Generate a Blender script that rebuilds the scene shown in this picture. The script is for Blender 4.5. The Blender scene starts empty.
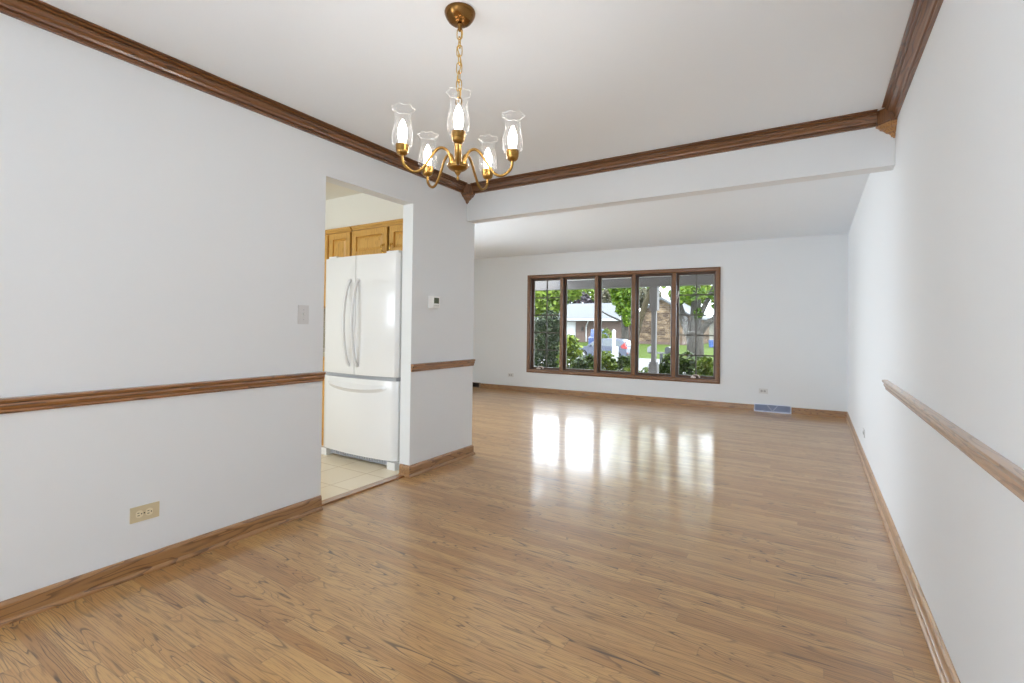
import bpy, bmesh, math, random
import numpy as np
from mathutils import Vector, Matrix
random.seed(7)
PI = math.pi
scene = bpy.context.scene
COL = scene.collection

# ------------------------------------------------------------------ room numbers (metres)
XL, XR = -2.632, 0.385            # dining side walls (faces)
XLB = -2.737                      # kitchen face of the left wall
YREAR = -2.5                      # wall behind the camera
YD0, YD1, ZD = 1.973, 2.762, 2.105   # kitchen doorway
YE = 3.562                        # end of the left wall
YB0, YB1, ZB = 3.443, 3.554, 2.100   # beam
YK, ANG = 7.861, math.atan(0.0594)   # back wall, slightly out of square
ZC, ZCL, ZCK = 2.410, 2.464, 2.412   # ceilings
XLL = -6.3                        # living room far left

# ------------------------------------------------------------------ object helpers
def tag(o, label=None, cat=None, group=None, kind=None):
    if label: o['label'] = label
    if cat: o['category'] = cat
    if group: o['group'] = group
    if kind: o['kind'] = kind
    return o

def empty(name, loc=(0, 0, 0), rz=0.0, label=None, cat=None, group=None, kind=None):
    o = bpy.data.objects.new(name, None); COL.objects.link(o)
    o.location = loc; o.rotation_euler = (0, 0, rz); o.empty_display_size = .05
    return tag(o, label, cat, group, kind)

def obj(name, bm, mat, parent=None, smooth=False, bevel=0.0, loc=None, rz=None, autos=None):
    me = bpy.data.meshes.new(name)
    if bevel > 0:
        es = [e for e in bm.edges if len(e.link_faces) == 2 and e.calc_face_angle(0) > .5]
        bmesh.ops.bevel(bm, geom=es, offset=bevel, segments=2, affect='EDGES', profile=.6, clamp_overlap=True)
    bm.normal_update()
    bm.to_mesh(me); bm.free()
    for m in (mat if isinstance(mat, (list, tuple)) else [mat]): me.materials.append(m)
    if smooth:
        for p in me.polygons: p.use_smooth = True
    o = bpy.data.objects.new(name, me); COL.objects.link(o)
    if smooth and autos is not None:
        me.set_sharp_from_angle(angle=autos)
    if parent: o.parent = parent
    if loc is not None: o.location = loc
    if rz is not None: o.rotation_euler = (0, 0, rz)
    return o

def copy_tree(o, parent=None):
    c = o.copy(); COL.objects.link(c); c.parent = parent
    for ch in list(o.children): copy_tree(ch, c)
    return c

def B(): return bmesh.new()

def box(bm, x0, x1, y0, y1, z0, z1, mi=0):
    vs = [bm.verts.new((x, y, z)) for x in (x0, x1) for y in (y0, y1) for z in (z0, z1)]
    for f in ((0, 1, 3, 2), (4, 6, 7, 5), (0, 4, 5, 1), (2, 3, 7, 6), (0, 2, 6, 4), (1, 5, 7, 3)):
        bm.faces.new([vs[i] for i in f]).material_index = mi
    return vs

def quad(bm, a, b, c, d, mi=0):
    f = bm.faces.new([bm.verts.new(v) for v in (a, b, c, d)]); f.material_index = mi; return f

def lathe(bm, prof, seg=24, c=(0, 0), ruffle=None, cap=True):
    rings = []
    for r, z in prof:
        ring = []
        for i in range(seg):
            a = 2 * PI * i / seg
            rr = r + (ruffle(a, z) if ruffle else 0)
            ring.append(bm.verts.new((c[0] + rr * math.cos(a), c[1] + rr * math.sin(a), z)))
        rings.append(ring)
    for a, b in zip(rings, rings[1:]):
        for i in range(seg):
            j = (i + 1) % seg
            bm.faces.new((a[i], a[j], b[j], b[i]))
    if cap:
        bm.faces.new(rings[0][::-1]); bm.faces.new(rings[-1])
    return rings

def tube(bm, pts, radii, seg=10, closed=False, cap=True):
    pts = [Vector(p) for p in pts]; n = len(pts)
    if not isinstance(radii, (list, tuple)): radii = [radii] * n
    rings = []; up = None
    for i, p in enumerate(pts):
        if closed: t = (pts[(i + 1) % n] - pts[i - 1]).normalized()
        else: t = (pts[min(i + 1, n - 1)] - pts[max(i - 1, 0)]).normalized()
        if up is None:
            up = Vector((0, 0, 1)) if abs(t.z) < .9 else Vector((1, 0, 0))
        u = (up - t * up.dot(t)).normalized(); w = t.cross(u); up = u
        rings.append([bm.verts.new(p + (u * math.cos(2 * PI * k / seg) + w * math.sin(2 * PI * k / seg)) * radii[i]) for k in range(seg)])
    prs = list(zip(rings, rings[1:])) + ([(rings[-1], rings[0])] if closed else [])
    for a, b in prs:
        for i in range(seg):
            j = (i + 1) % seg
            bm.faces.new((a[i], a[j], b[j], b[i]))
    if cap and not closed:
        bm.faces.new(rings[0][::-1]); bm.faces.new(rings[-1])

def spline(pts, sub=5):
    P = [Vector(p) for p in pts]; out = []
    for i in range(len(P) - 1):
        p0, p1, p2, p3 = P[max(i - 1, 0)], P[i], P[i + 1], P[min(i + 2, len(P) - 1)]
        for k in range(sub):
            t = k / sub
            out.append(.5 * ((2 * p1) + (p2 - p0) * t + (2 * p0 - 5 * p1 + 4 * p2 - p3) * t * t + (3 * p1 - p0 - 3 * p2 + p3) * t ** 3))
    out.append(P[-1]); return out

def sweep(bm, path, prof):
    """prof = closed loop of (out, z); path = wall-line points, the room lies to the LEFT of travel."""
    P = [Vector((p[0], p[1])) for p in path]; n = len(P); rings = []
    def nrm(a, b):
        d = (b - a).normalized(); return Vector((-d.y, d.x))
    for i in range(n):
        if i == 0: m = nrm(P[0], P[1])
        elif i == n - 1: m = nrm(P[-2], P[-1])
        else:
            n1, n2 = nrm(P[i - 1], P[i]), nrm(P[i], P[i + 1])
            m = (n1 + n2) / (1 + n1.dot(n2))
        rings.append([bm.verts.new((P[i].x + m.x * o, P[i].y + m.y * o, z)) for o, z in prof])
    k = len(prof)
    for a, b in zip(rings, rings[1:]):
        for i in range(k):
            j = (i + 1) % k
            bm.faces.new((a[i], b[i], b[j], a[j]))
    bm.faces.new(rings[0]); bm.faces.new(rings[-1][::-1])
    bmesh.ops.recalc_face_normals(bm, faces=bm.faces)

def prism(bm, poly, y0, y1, mi=0):
    """polygon in (x,z) extruded along y."""
    a = [bm.verts.new((x, y0, z)) for x, z in poly]; b = [bm.verts.new((x, y1, z)) for x, z in poly]
    n = len(poly)
    fs = [bm.faces.new(a), bm.faces.new(b[::-1])]
    for i in range(n):
        fs.append(bm.faces.new((a[i], b[i], b[(i + 1) % n], a[(i + 1) % n])))
    for f in fs: f.material_index = mi
    bmesh.ops.recalc_face_normals(bm, faces=bm.faces)

# ------------------------------------------------------------------ materials
def lin(r, g, b):
    f = lambda c: (c / 255 / 12.92) if c / 255 <= .04045 else ((c / 255 + .055) / 1.055) ** 2.4
    return (f(r), f(g), f(b), 1)

class NT:
    def __init__(s, name):
        s.m = bpy.data.materials.new(name); s.m.use_nodes = True; s.t = s.m.node_tree; s.t.nodes.clear()
        s.out = s.n('ShaderNodeOutputMaterial')
    def n(s, t, **kw):
        x = s.t.nodes.new(t)
        for k, v in kw.items(): setattr(x, k, v)
        return x
    def l(s, a, b): s.t.links.new(a, b)
    def put(s, sock, v):
        if isinstance(v, bpy.types.NodeSocket): s.l(v, sock)
        else: sock.default_value = v
    def math(s, op, a, b=0.0, c=None):
        x = s.n('ShaderNodeMath', operation=op); s.put(x.inputs[0], a); s.put(x.inputs[1], b)
        if c is not None: s.put(x.inputs[2], c)
        return x.outputs[0]
    def mix(s, f, a, b):
        x = s.n('ShaderNodeMix', data_type='RGBA'); s.put(x.inputs[0], f); s.put(x.inputs[6], a); s.put(x.inputs[7], b)
        return x.outputs[2]
    def noise(s, vec, scale=5, detail=2, rough=.5, dist=0, dim='3D'):
        x = s.n('ShaderNodeTexNoise', noise_dimensions=dim); s.put(x.inputs['Vector'], vec)
        x.inputs['Scale'].default_value = scale; x.inputs['Detail'].default_value = detail
        x.inputs['Roughness'].default_value = rough; x.inputs['Distortion'].default_value = dist
        return x.outputs[0]
    def ramp(s, f, stops):
        x = s.n('ShaderNodeValToRGB'); s.put(x.inputs[0], f); e = x.color_ramp.elements
        while len(e) < len(stops): e.new(.5)
        for i, (p, c) in enumerate(stops):
            e[i].position = p; e[i].color = c if len(c) == 4 else (*c, 1)
        return x.outputs[0]
    def obco(s): return s.n('ShaderNodeTexCoord').outputs['Object']
    def mapv(s, v, scale=(1, 1, 1), loc=(0, 0, 0)):
        x = s.n('ShaderNodeMapping'); s.l(v, x.inputs[0]); x.inputs['Scale'].default_value = scale; x.inputs['Location'].default_value = loc
        return x.outputs[0]
    def bsdf(s, color, rough=.5, metal=0, spec=.5, coat=0, coatr=.1, normal=None, **kw):
        b = s.n('ShaderNodeBsdfPrincipled'); s.put(b.inputs['Base Color'], color); s.put(b.inputs['Roughness'], rough)
        s.put(b.inputs['Metallic'], metal); s.put(b.inputs['Specular IOR Level'], spec)
        s.put(b.inputs['Coat Weight'], coat); s.put(b.inputs['Coat Roughness'], coatr)
        if normal is not None: s.l(normal, b.inputs['Normal'])
        for k, v in kw.items(): s.put(b.inputs[k], v)
        s.l(b.outputs[0], s.out.inputs[0]); return b
    def bump(s, h, strength=.1, dist=.01):
        x = s.n('ShaderNodeBump'); s.put(x.inputs['Height'], h); x.inputs['Strength'].default_value = strength; x.inputs['Distance'].default_value = dist
        return x.outputs[0]

def paint(name, c, rough=.55, spec=.35):
    t = NT(name); co = t.obco()
    n = t.noise(co, 2.2, 3, .6); m = t.mix(n, tuple(x * .985 for x in c[:3]) + (1,), c)
    t.bsdf(m, rough, spec=spec, normal=t.bump(t.noise(co, 260, 2), .04, .002)); return t.m

def plain(name, c, rough=.4, metal=0, spec=.5, coat=0, var=.06, scale=8, **kw):
    t = NT(name); n = t.noise(t.obco(), scale, 3)
    lo = tuple(x * (1 - var) for x in c[:3]) + (1,); hi = tuple(min(1, x * (1 + var)) for x in c[:3]) + (1,)
    t.bsdf(t.mix(n, lo, hi), rough, metal, spec, coat, **kw); return t.m

def wood(name, axis, light, dark, rough=.35, coat=.35, stretch=14.0, scale=1.0, lines=.75):
    t = NT(name); co = t.obco()
    sc = [stretch] * 3; sc[axis] = 1.0
    v = t.mapv(co, tuple(x * scale for x in sc))
    n = t.noise(v, 1.6, 2, .45, .15)
    ring = t.math('FRACT', t.math('MULTIPLY', n, 9.0))
    ln = t.ramp(ring, [(0, (1, 1, 1)), (.10, (.85, .85, .85)), (.34, (0, 0, 0)), (1, (.0, .0, .0))])
    v2 = t.mapv(co, tuple((x * scale * (1 if i == axis else 9)) for i, x in enumerate(sc)))
    fine = t.noise(v2, 3.0, 4, .7)
    base = t.mix(fine, tuple(x * .72 for x in light[:3]) + (1,), tuple(x * 1.2 for x in light[:3]) + (1,))
    c = t.mix(t.math('MULTIPLY', ln, lines), base, dark)
    t.bsdf(c, rough, spec=.5, coat=coat, coatr=.2, normal=t.bump(fine, .06, .002), **{'Coat IOR': 1.75}); return t.m

WALL = paint('white_wall_paint', (.776, .80, .816, 1))
CEIL = paint('ceiling_paint', (.86, .915, .965, 1), .8, .2)
CREAM = paint('cream_kitchen_paint', (.83, .815, .755, 1))
STAIN_L, STAIN_D = lin(140, 88, 48), lin(72, 40, 22)
CROWN = [wood('stained_crown_oak_%s' % 'xyz'[a], a, lin(124, 80, 44), lin(60, 36, 20), .32, .6) for a in (0, 1, 2)]
RAIL = [wood('stained_rail_oak_%s' % 'xyz'[a], a, lin(150, 100, 52), lin(64, 38, 20), .3, .9) for a in (0, 1, 2)]
BASE = [wood('stained_base_oak_%s' % 'xyz'[a], a, lin(160, 116, 70), lin(92, 60, 34), .32, .8, 10.0) for a in (0, 1, 2)]
WINW = [wood('window_wood_%s' % 'xyz'[a], a, lin(124, 82, 46), lin(70, 42, 22), .4, .3, 16.0, 1.0, .5) for a in (0, 1, 2)]
SASHW = wood('backlit_sash_wood', 2, lin(88, 60, 44), lin(52, 34, 26), .45, .2, 16.0, 1.0, .4)  # backlit shade of sashes and reveals is put into this darker brown
HONEY = [wood('honey_oak_%s' % 'xyz'[a], a, lin(214, 164, 80), lin(160, 108, 46), .42, .2, 12.0, 1.0, .45) for a in (0, 1, 2)]
BRASS = plain('antique_brass', lin(158, 122, 66), .30, 1.0, var=.12, scale=40)
BRASSD = plain('dark_brass', lin(128, 92, 50), .24, 1.0, var=.12, scale=40)
BRASSP = plain('polished_brass', lin(214, 176, 96), .15, 1.0)
WHITE_PL = plain('white_plastic', (.80, .80, .79, 1), .35, var=.01)
GREY_PL = plain('grey_white_plastic', (.66, .66, .655, 1), .4, var=.01)
IVORY = plain('ivory_plastic', lin(206, 192, 158), .35, var=.03)
DARK = plain('dark_slot', (.01, .009, .008, 1), .6)
ENAMEL = plain('white_enamel', (.83, .835, .85, 1), .18, coat=.5, var=.006)
ENAMEL_H = plain('white_handle', (.80, .805, .82, 1), .25, coat=.3, var=.006)
GREYTRIM = plain('grey_trim', (.42, .43, .46, 1), .3, var=.03)
LCD = plain('lcd_screen', lin(92, 96, 74), .2, var=.1, scale=120)
BLUEWHITE = plain('blue_white_metal', lin(214, 220, 236), .35, var=.02)
BLUEGREY = plain('blue_grey_louvre', lin(164, 178, 206), .4, var=.08, scale=60)
BROWNMETAL = plain('brown_register', lin(70, 60, 52), .45, .4)
NICKEL = plain('pale_nickel', lin(205, 190, 184), .28, .6)
MUNTIN = plain('grey_muntin', lin(84, 80, 75), .6)
BEAD = plain('grey_bead', lin(150, 147, 142), .5)

# oak strip floor
def floor_mat():
    t = NT('oak_strip_floor'); co = t.obco()
    s = t.n('ShaderNodeSeparateXYZ'); t.l(co, s.inputs[0]); x, y = s.outputs[0], s.outputs[1]
    W = .0572
    yy = t.math('DIVIDE', y, W); row = t.math('FLOOR', yy); fy = t.math('FRACT', yy)
    wn = t.n('ShaderNodeTexWhiteNoise', noise_dimensions='1D'); t.l(row, wn.inputs['W'])
    rr = wn.outputs['Value']
    Ln = t.math('ADD', .55, t.math('MULTIPLY', t.math('FRACT', t.math('MULTIPLY', rr, 7.31)), .75))
    xx = t.math('DIVIDE', t.math('ADD', x, t.math('MULTIPLY', rr, 17.3)), Ln)
    col = t.math('FLOOR', xx); fx = t.math('FRACT', xx)
    cb = t.n('ShaderNodeCombineXYZ'); t.l(row, cb.inputs[0]); t.l(col, cb.inputs[1])
    w2 = t.n('ShaderNodeTexWhiteNoise', noise_dimensions='2D'); t.l(cb.outputs[0], w2.inputs['Vector'])
    pid = w2.outputs['Value']; pc = t.n('ShaderNodeSeparateColor'); t.l(w2.outputs['Color'], pc.inputs[0])
    r1, r2, r3 = pc.outputs[0], pc.outputs[1], pc.outputs[2]
    # growth-ring contours
    def vec(kx, ky, k1, k2):
        c = t.n('ShaderNodeCombineXYZ')
        t.l(t.math('ADD', t.math('MULTIPLY', x, kx), t.math('MULTIPLY', r1, k1)), c.inputs[0])
        t.l(t.math('ADD', t.math('MULTIPLY', y, ky), t.math('MULTIPLY', r2, k2)), c.inputs[1])
        t.l(t.math('MULTIPLY', r3, 31.0), c.inputs[2]); return c.outputs[0]
    n1 = t.noise(vec(1.25, 10.0, 57.0, 83.0), 1.0, 2.0, .42, .25)
    K = t.math('ADD', 8.0, t.math('MULTIPLY', t.math('POWER', r2, 1.4), 18.0))
    arch = t.math('MULTIPLY', t.math('MULTIPLY', t.math('SUBTRACT', fy, t.math('ADD', .2, t.math('MULTIPLY', r1, .6))), t.math('SUBTRACT', fy, t.math('ADD', .2, t.math('MULTIPLY', r1, .6)))), t.math('MULTIPLY', r3, 9.0))
    ring = t.math('FRACT', t.math('ADD', arch, t.math('MULTIPLY', n1, K)))
    ln = t.ramp(ring, [(0, (.3, .6, .6)), (.035, (1, 1, 1)), (.10, (.85, .85, .85)), (.19, (.15, .15, .15)), (.45, (0, 0, 0)), (.97, (0, 0, 0)), (1, (.3, .3, .3))])
    patch = t.noise(vec(1.7, 9.0, 13.0, 29.0), 1.0, 1.0)
    amt = t.math('MULTIPLY', t.ramp(patch, [(.32, (.30, .30, .30)), (.52, (1, 1, 1))]), t.math('ADD', .50, t.math('MULTIPLY', r3, .5)))
    # pores and streaks
    f1 = t.noise(vec(7.0, 210.0, 5.0, 11.0), 1.0, 3.0, .65)
    f2 = t.noise(vec(3.0, 55.0, 3.0, 7.0), 1.0, 2.0, .5)
    A, Bc, Cc = lin(196, 150, 90), lin(182, 134, 76), lin(208, 164, 102)
    tone = t.ramp(pid, [(0, Bc), (.45, A), (.8, Cc), (1, lin(200, 156, 97))])
    tone = t.mix(t.math('MULTIPLY', f2, .85), tone, t.mix(.35, tone, lin(116, 74, 40)))
    pore = t.ramp(f1, [(.38, (1, 1, 1)), (.50, (0, 0, 0))])
    tone = t.mix(t.math('MULTIPLY', pore, .45), tone, lin(104, 66, 36))
    c = t.mix(t.math('MULTIPLY', ln, t.math('MULTIPLY', amt, .92)), tone, lin(52, 30, 18))
    ey = t.math('MINIMUM', fy, t.math('SUBTRACT', 1.0, fy))
    ex = t.math('MULTIPLY', t.math('MINIMUM', fx, t.math('SUBTRACT', 1.0, fx)), t.math('DIVIDE', Ln, W))
    e = t.math('MINIMUM', ey, ex)
    gap = t.ramp(e, [(0, (1, 1, 1)), (.022, (.6, .6, .6)), (.045, (0, 0, 0))])
    c = t.mix(t.math('MULTIPLY', gap, .33), c, lin(80, 50, 28))
    slow = t.noise(t.mapv(co, (1.2, 9.0, 1)), 1.0, 2)
    h = t.math('ADD', t.math('MULTIPLY', gap, -.5), t.math('MULTIPLY', slow, .6))
    rough = t.math('ADD', .30, t.math('MULTIPLY', f2, .12))
    t.bsdf(c, rough, spec=.85, coat=.6, coatr=.125, normal=t.bump(h, .10, .0035)); return t.m
FLOOR = floor_mat()

def tile_mat():
    t = NT('beige_floor_tile'); co = t.obco(); b = t.n('ShaderNodeTexBrick'); t.l(co, b.inputs['Vector'])
    b.offset = 0; b.inputs['Scale'].default_value = 1; b.inputs['Brick Width'].default_value = .33; b.inputs['Row Height'].default_value = .33
    b.inputs['Mortar Size'].default_value = .006
    b.inputs['Color1'].default_value = lin(228, 215, 190); b.inputs['Color2'].default_value = lin(234, 223, 201); b.inputs['Mortar'].default_value = lin(200, 182, 150)
    c = t.mix(t.math('MULTIPLY', t.noise(co, 5, 4), .35), b.outputs[0], lin(206, 184, 146))
    t.bsdf(c, .3, spec=.5); return t.m
TILE = tile_mat()

def mosaic_mat():
    t = NT('mosaic_backsplash'); co = t.obco(); b = t.n('ShaderNodeTexVoronoi'); t.l(co, b.inputs['Vector']); b.inputs['Scale'].default_value = 45
    c = t.mix(t.math('FRACT', t.math('MULTIPLY', b.outputs['Distance'], 3.0)), lin(214, 206, 186), lin(120, 112, 88))
    t.bsdf(c, .3); return t.m
MOSAIC = mosaic_mat()

def glass_pane():
    t = NT('window_glass'); tr = t.n('ShaderNodeBsdfTransparent'); tr.inputs[0].default_value = (.97, .98, .98, 1)
    g = t.n('ShaderNodeBsdfGlossy'); g.inputs['Roughness'].default_value = .02
    fr = t.n('ShaderNodeFresnel'); fr.inputs[0].default_value = 1.22
    m = t.n('ShaderNodeMixShader'); t.l(fr.outputs[0], m.inputs[0]); t.l(tr.outputs[0], m.inputs[1]); t.l(g.outputs[0], m.inputs[2]); t.l(m.outputs[0], t.out.inputs[0])
    return t.m
PANE = glass_pane()
def glass_shade_mat():
    t = NT('clear_blown_glass'); tr = t.n('ShaderNodeBsdfTransparent'); tr.inputs[0].default_value = (.985, .985, .985, 1)
    g = t.n('ShaderNodeBsdfGlossy'); g.inputs['Roughness'].default_value = .05
    lw = t.n('ShaderNodeLayerWeight'); lw.inputs[0].default_value = .25
    f = t.ramp(lw.outputs['Facing'], [(0, (.03, .03, .03)), (.45, (.10, .10, .10)), (.75, (.34, .34, .34)), (.92, (.85, .85, .85)), (1, (.95, .95, .95))])
    d = t.n('ShaderNodeBsdfTranslucent'); d.inputs[0].default_value = (.95, .95, .95, 1); gm = t.n('ShaderNodeMixShader'); gm.inputs[0].default_value = .22; t.l(g.outputs[0], gm.inputs[1]); t.l(d.outputs[0], gm.inputs[2])
    m = t.n('ShaderNodeMixShader'); t.l(f, m.inputs[0]); t.l(tr.outputs[0], m.inputs[1]); t.l(gm.outputs[0], m.inputs[2]); t.l(m.outputs[0], t.out.inputs[0])
    return t.m
RIMG = plain('glass_rim_highlight', (.86, .87, .88, 1), .06, spec=.9, var=.01)  # highlights along the glass rim are put into this white colour
SHADE = glass_shade_mat()
def emis(name, c, s):
    t = NT(name); e = t.n('ShaderNodeEmission'); e.inputs[0].default_value = c; e.inputs[1].default_value = s; t.l(e.outputs[0], t.out.inputs[0]); return t.m
BULB = emis('lit_bulb', (1, .96, .92, 1), 48.0)

# exterior materials
def leaf_mat(name, c1, c2, rough=.55, trans=.25):
    t = NT(name); g = t.n('ShaderNodeNewGeometry'); c = t.mix(g.outputs['Random Per Island'], c1, c2)
    b = t.n('ShaderNodeBsdfPrincipled'); t.l(c, b.inputs['Base Color']); b.inputs['Roughness'].default_value = rough
    b.inputs['Specular IOR Level'].default_value = .25
    tl = t.n('ShaderNodeBsdfTranslucent'); t.l(c, tl.inputs[0])
    m = t.n('ShaderNodeMixShader'); m.inputs[0].default_value = trans
    t.l(b.outputs[0], m.inputs[1]); t.l(tl.outputs[0], m.inputs[2]); t.l(m.outputs[0], t.out.inputs[0]); return t.m
def bark_mat(name, c1, c2, sc=9):
    t = NT(name); co = t.obco(); n = t.noise(t.mapv(co, (3, 3, .7)), sc, 5, .7)
    t.bsdf(t.mix(t.ramp(n, [(.35, (0, 0, 0)), (.65, (1, 1, 1))]), c1, c2), .9, spec=.1, normal=t.bump(n, .6, .05)); return t.m
def brick_mat(name, c1, c2, mortar, w=.22, h=.075, vary=.3):
    t = NT(name); co = t.obco(); s = t.n('ShaderNodeSeparateXYZ'); t.l(co, s.inputs[0]); c = t.n('ShaderNodeCombineXYZ')
    t.l(t.math('ADD', s.outputs[0], s.outputs[1]), c.inputs[0]); t.l(s.outputs[2], c.inputs[1])
    b = t.n('ShaderNodeTexBrick'); t.l(c.outputs[0], b.inputs['Vector']); b.inputs['Scale'].default_value = 1
    b.inputs['Brick Width'].default_value = w; b.inputs['Row Height'].default_value = h; b.inputs['Mortar Size'].default_value = .01
    b.inputs['Color1'].default_value = c1; b.inputs['Color2'].default_value = c2; b.inputs['Mortar'].default_value = mortar
    n = t.noise(t.mapv(c.outputs[0], (1.0, 2.2, 1)), 1.1, 4, .7)
    k = t.ramp(n, [(.42, (0, 0, 0)), (.60, (1, 1, 1))])
    t.bsdf(t.mix(t.math('MULTIPLY', k, vary), b.outputs[0], c2), .9, spec=.1); return t.m

# ------------------------------------------------------------------ room shell
def S(name, bm, mat, label, cat, **kw):
    return tag(obj(name, bm, mat, **kw), label, cat, kind='structure')

b = B(); box(b, -2.70, XR + .15, YREAR - .15, 3.455, -.12, 0); box(b, XLL - .15, XR + .15, 3.455, 8.12, -.12, 0)
S('floor', b, FLOOR, 'glossy stained oak strip floor running through dining and living room', 'floor')
b = B(); box(b, -6.2, -2.702, -1.2, 3.453, -.12, 0)
S('floor_kitchen', b, TILE, 'pale beige square tile floor in the kitchen', 'floor')
b = B(); box(b, -2.727, -2.665, YD0 + .002, YD1 - .002, .0, .012)
S('trim_1', b, RAIL[1], 'low wooden threshold strip in the kitchen doorway', 'threshold', bevel=.004)

b = B(); box(b, XLB, XR + .15, YREAR - .15, YB1 - .02, ZC, ZC + .25)
S('ceiling', b, CEIL, 'flat white dining room ceiling inside the crown moulding', 'ceiling')
b = B(); box(b, XLL - .15, XR + .15, YB1 - .02, 8.12, ZCL, ZCL + .2)
S('ceiling_living', b, CEIL, 'plain white living room ceiling beyond the beam', 'ceiling')
b = B(); box(b, -6.2, XLB, -1.2, 3.453, ZCK, ZCK + .25)
S('ceiling_kitchen', b, CREAM, 'off-white kitchen ceiling above the oak cabinets', 'ceiling')
b = B(); box(b, XL, XR, YB0, YB1, ZB, ZC); box(b, XLB, XR + .15, YB1 - .022, YB1, ZC, ZCL + .2)
S('trim_2', b, WALL, 'white drywall beam dropping between dining and living ceilings', 'beam')

b = B()
SY0, SY1, SZ0, SZ1 = -2.4, -1.45, .15, 2.12
box(b, XLB, XL, YREAR - .15, SY0, 0, ZC); box(b, XLB, XL, SY0, SY1, 0, SZ0); box(b, XLB, XL, SY0, SY1, SZ1, ZC); box(b, XLB, XL, SY1, YD0, 0, ZC); box(b, XLB, XL, YD0, YD1, ZD, ZC); box(b, XLB, XL, YD1, YE, 0, ZC)
S('wall_left', b, WALL, 'white dining wall with the open kitchen doorway', 'wall')
b = B(); box(b, XR, XR + .15, YREAR - .15, 8.0, 0, ZCL)
S('wall_right', b, WALL, 'long bare white wall along the right side', 'wall')
w = empty('added_window_5', (XLB, 0, 0), 0, 'added narrow side window at the rear of the left wall', 'window', kind='structure')  # unseen window, added to bring light onto the right wall
b = B()
for y in (SY0, SY1 - .05): box(b, .01, .08, y, y + .05, SZ0, SZ1)
box(b, .01, .08, SY0, SY1, SZ0, SZ0 + .05); box(b, .01, .08, SY0, SY1, SZ1 - .05, SZ1)
obj('window_frame', b, WHITE_PL, w)
b = B(); box(b, .04, .046, SY0 + .05, SY1 - .05, SZ0 + .05, SZ1 - .05); obj('pane', b, PANE, w)
# rear wall with a glazed opening added to let light in (daylight behind the camera)
b = B()
RX0, RX1, RZ0, RZ1 = -.9, .12, 1.0, 2.10
box(b, XL, RX0, YREAR - .15, YREAR, 0, ZC); box(b, RX1, XR, YREAR - .15, YREAR, 0, ZC)
box(b, RX0, RX1, YREAR - .15, YREAR, 0, RZ0); box(b, RX0, RX1, YREAR - .15, YREAR, RZ1, ZC)
S('wall_rear', b, WALL, 'white wall behind the viewpoint with an added glazed opening', 'wall')
w = empty('added_window_2', (0, YREAR, 0), 0, 'added white framed window behind the viewpoint', 'window', kind='structure')
b = B()
for x0, x1 in ((RX0, RX0 + .06), (RX1 - .06, RX1), ((RX0 + RX1) / 2 - .04, (RX0 + RX1) / 2 + .04)): box(b, x0, x1, -.11, -.03, RZ0, RZ1)
box(b, RX0, RX1, -.11, -.03, RZ0, RZ0 + .06); box(b, RX0, RX1, -.11, -.03, RZ1 - .06, RZ1)
obj('window_frame', b, WHITE_PL, w)
b = B(); box(b, RX0 + .06, RX1 - .06, -.075, -.068, RZ0 + .06, RZ1 - .06); obj('pane', b, PANE, w)
# living room far-left wall and its front part
LY0, LY1, LZ0, LZ1 = 3.75, 5.35, .15, 2.25
b = B(); box(b, XLL - .15, XLL, 3.455, LY0, 0, ZCL); box(b, XLL - .15, XLL, LY1, 8.0, 0, ZCL); box(b, XLL - .15, XLL, LY0, LY1, 0, LZ0); box(b, XLL - .15, XLL, LY0, LY1, LZ1, ZCL)
S('wall_living', b, WALL, 'white far left wall of the living room', 'wall')
w = empty('added_window_4', (XLL, 0, 0), 0, 'added side window in the far left living room wall', 'window', kind='structure')  # unseen opening, added to carry the living room fill
b = B()
for y in (LY0, (LY0 + LY1) / 2 - .03, LY1 - .06): box(b, -.12, -.04, y, y + .06, LZ0, LZ1)
box(b, -.12, -.04, LY0, LY1, LZ0, LZ0 + .06); box(b, -.12, -.04, LY0, LY1, LZ1 - .06, LZ1)
obj('window_frame', b, WINW[1], w)
b = B(); box(b, -.083, -.077, LY0 + .06, LY1 - .06, LZ0 + .06, LZ1 - .06); obj('pane', b, PANE, w)
# kitchen walls
b = B()
box(b, -6.2, XLB, 3.453, YE, 0, ZCL)
S('wall_kitchen_back', b, [CREAM], 'cream kitchen wall behind the refrigerator', 'wall')
b = B(); box(b, -6.2, XLB, 3.445, 3.4525, .905, 1.34); 
S('trim_3', b, MOSAIC, 'beige and olive mosaic backsplash beside the refrigerator', 'backsplash')
b = B(); box(b, -6.2, XLB, 3.125, 3.453, 2.113, ZCK)
S('trim_4', b, CREAM, 'cream soffit above the oak kitchen cabinets', 'soffit')
b = B(); KW = (-5.6, -3.3, .9, 2.1)
box(b, -6.2, KW[0], -1.35, -1.2, 0, ZCK); box(b, KW[1], XLB, -1.35, -1.2, 0, ZCK)
box(b, KW[0], KW[1], -1.35, -1.2, 0, KW[2]); box(b, KW[0], KW[1], -1.35, -1.2, KW[3], ZCK)
S('wall_kitchen_rear', b, CREAM, 'cream kitchen wall with the added window', 'wall')
b = B(); box(b, -6.35, -6.2, -1.35, YE, 0, ZCL)
S('wall_kitchen_left', b, CREAM, 'cream outer wall of the kitchen', 'wall')
w = empty('added_window_3', (0, -1.2, 0), 0, 'added white framed kitchen window', 'window', kind='structure')  # unseen kitchen window, added to let sky light in
b = B()
for x in (KW[0], (KW[0] + KW[1]) / 2 - .025, KW[1] - .05): box(b, x, x + .05, -.1, -.04, KW[2], KW[3])
box(b, KW[0], KW[1], -.1, -.04, KW[2], KW[2] + .05); box(b, KW[0], KW[1], -.1, -.04, KW[3] - .05, KW[3])
obj('window_frame', b, WHITE_PL, w)
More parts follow.
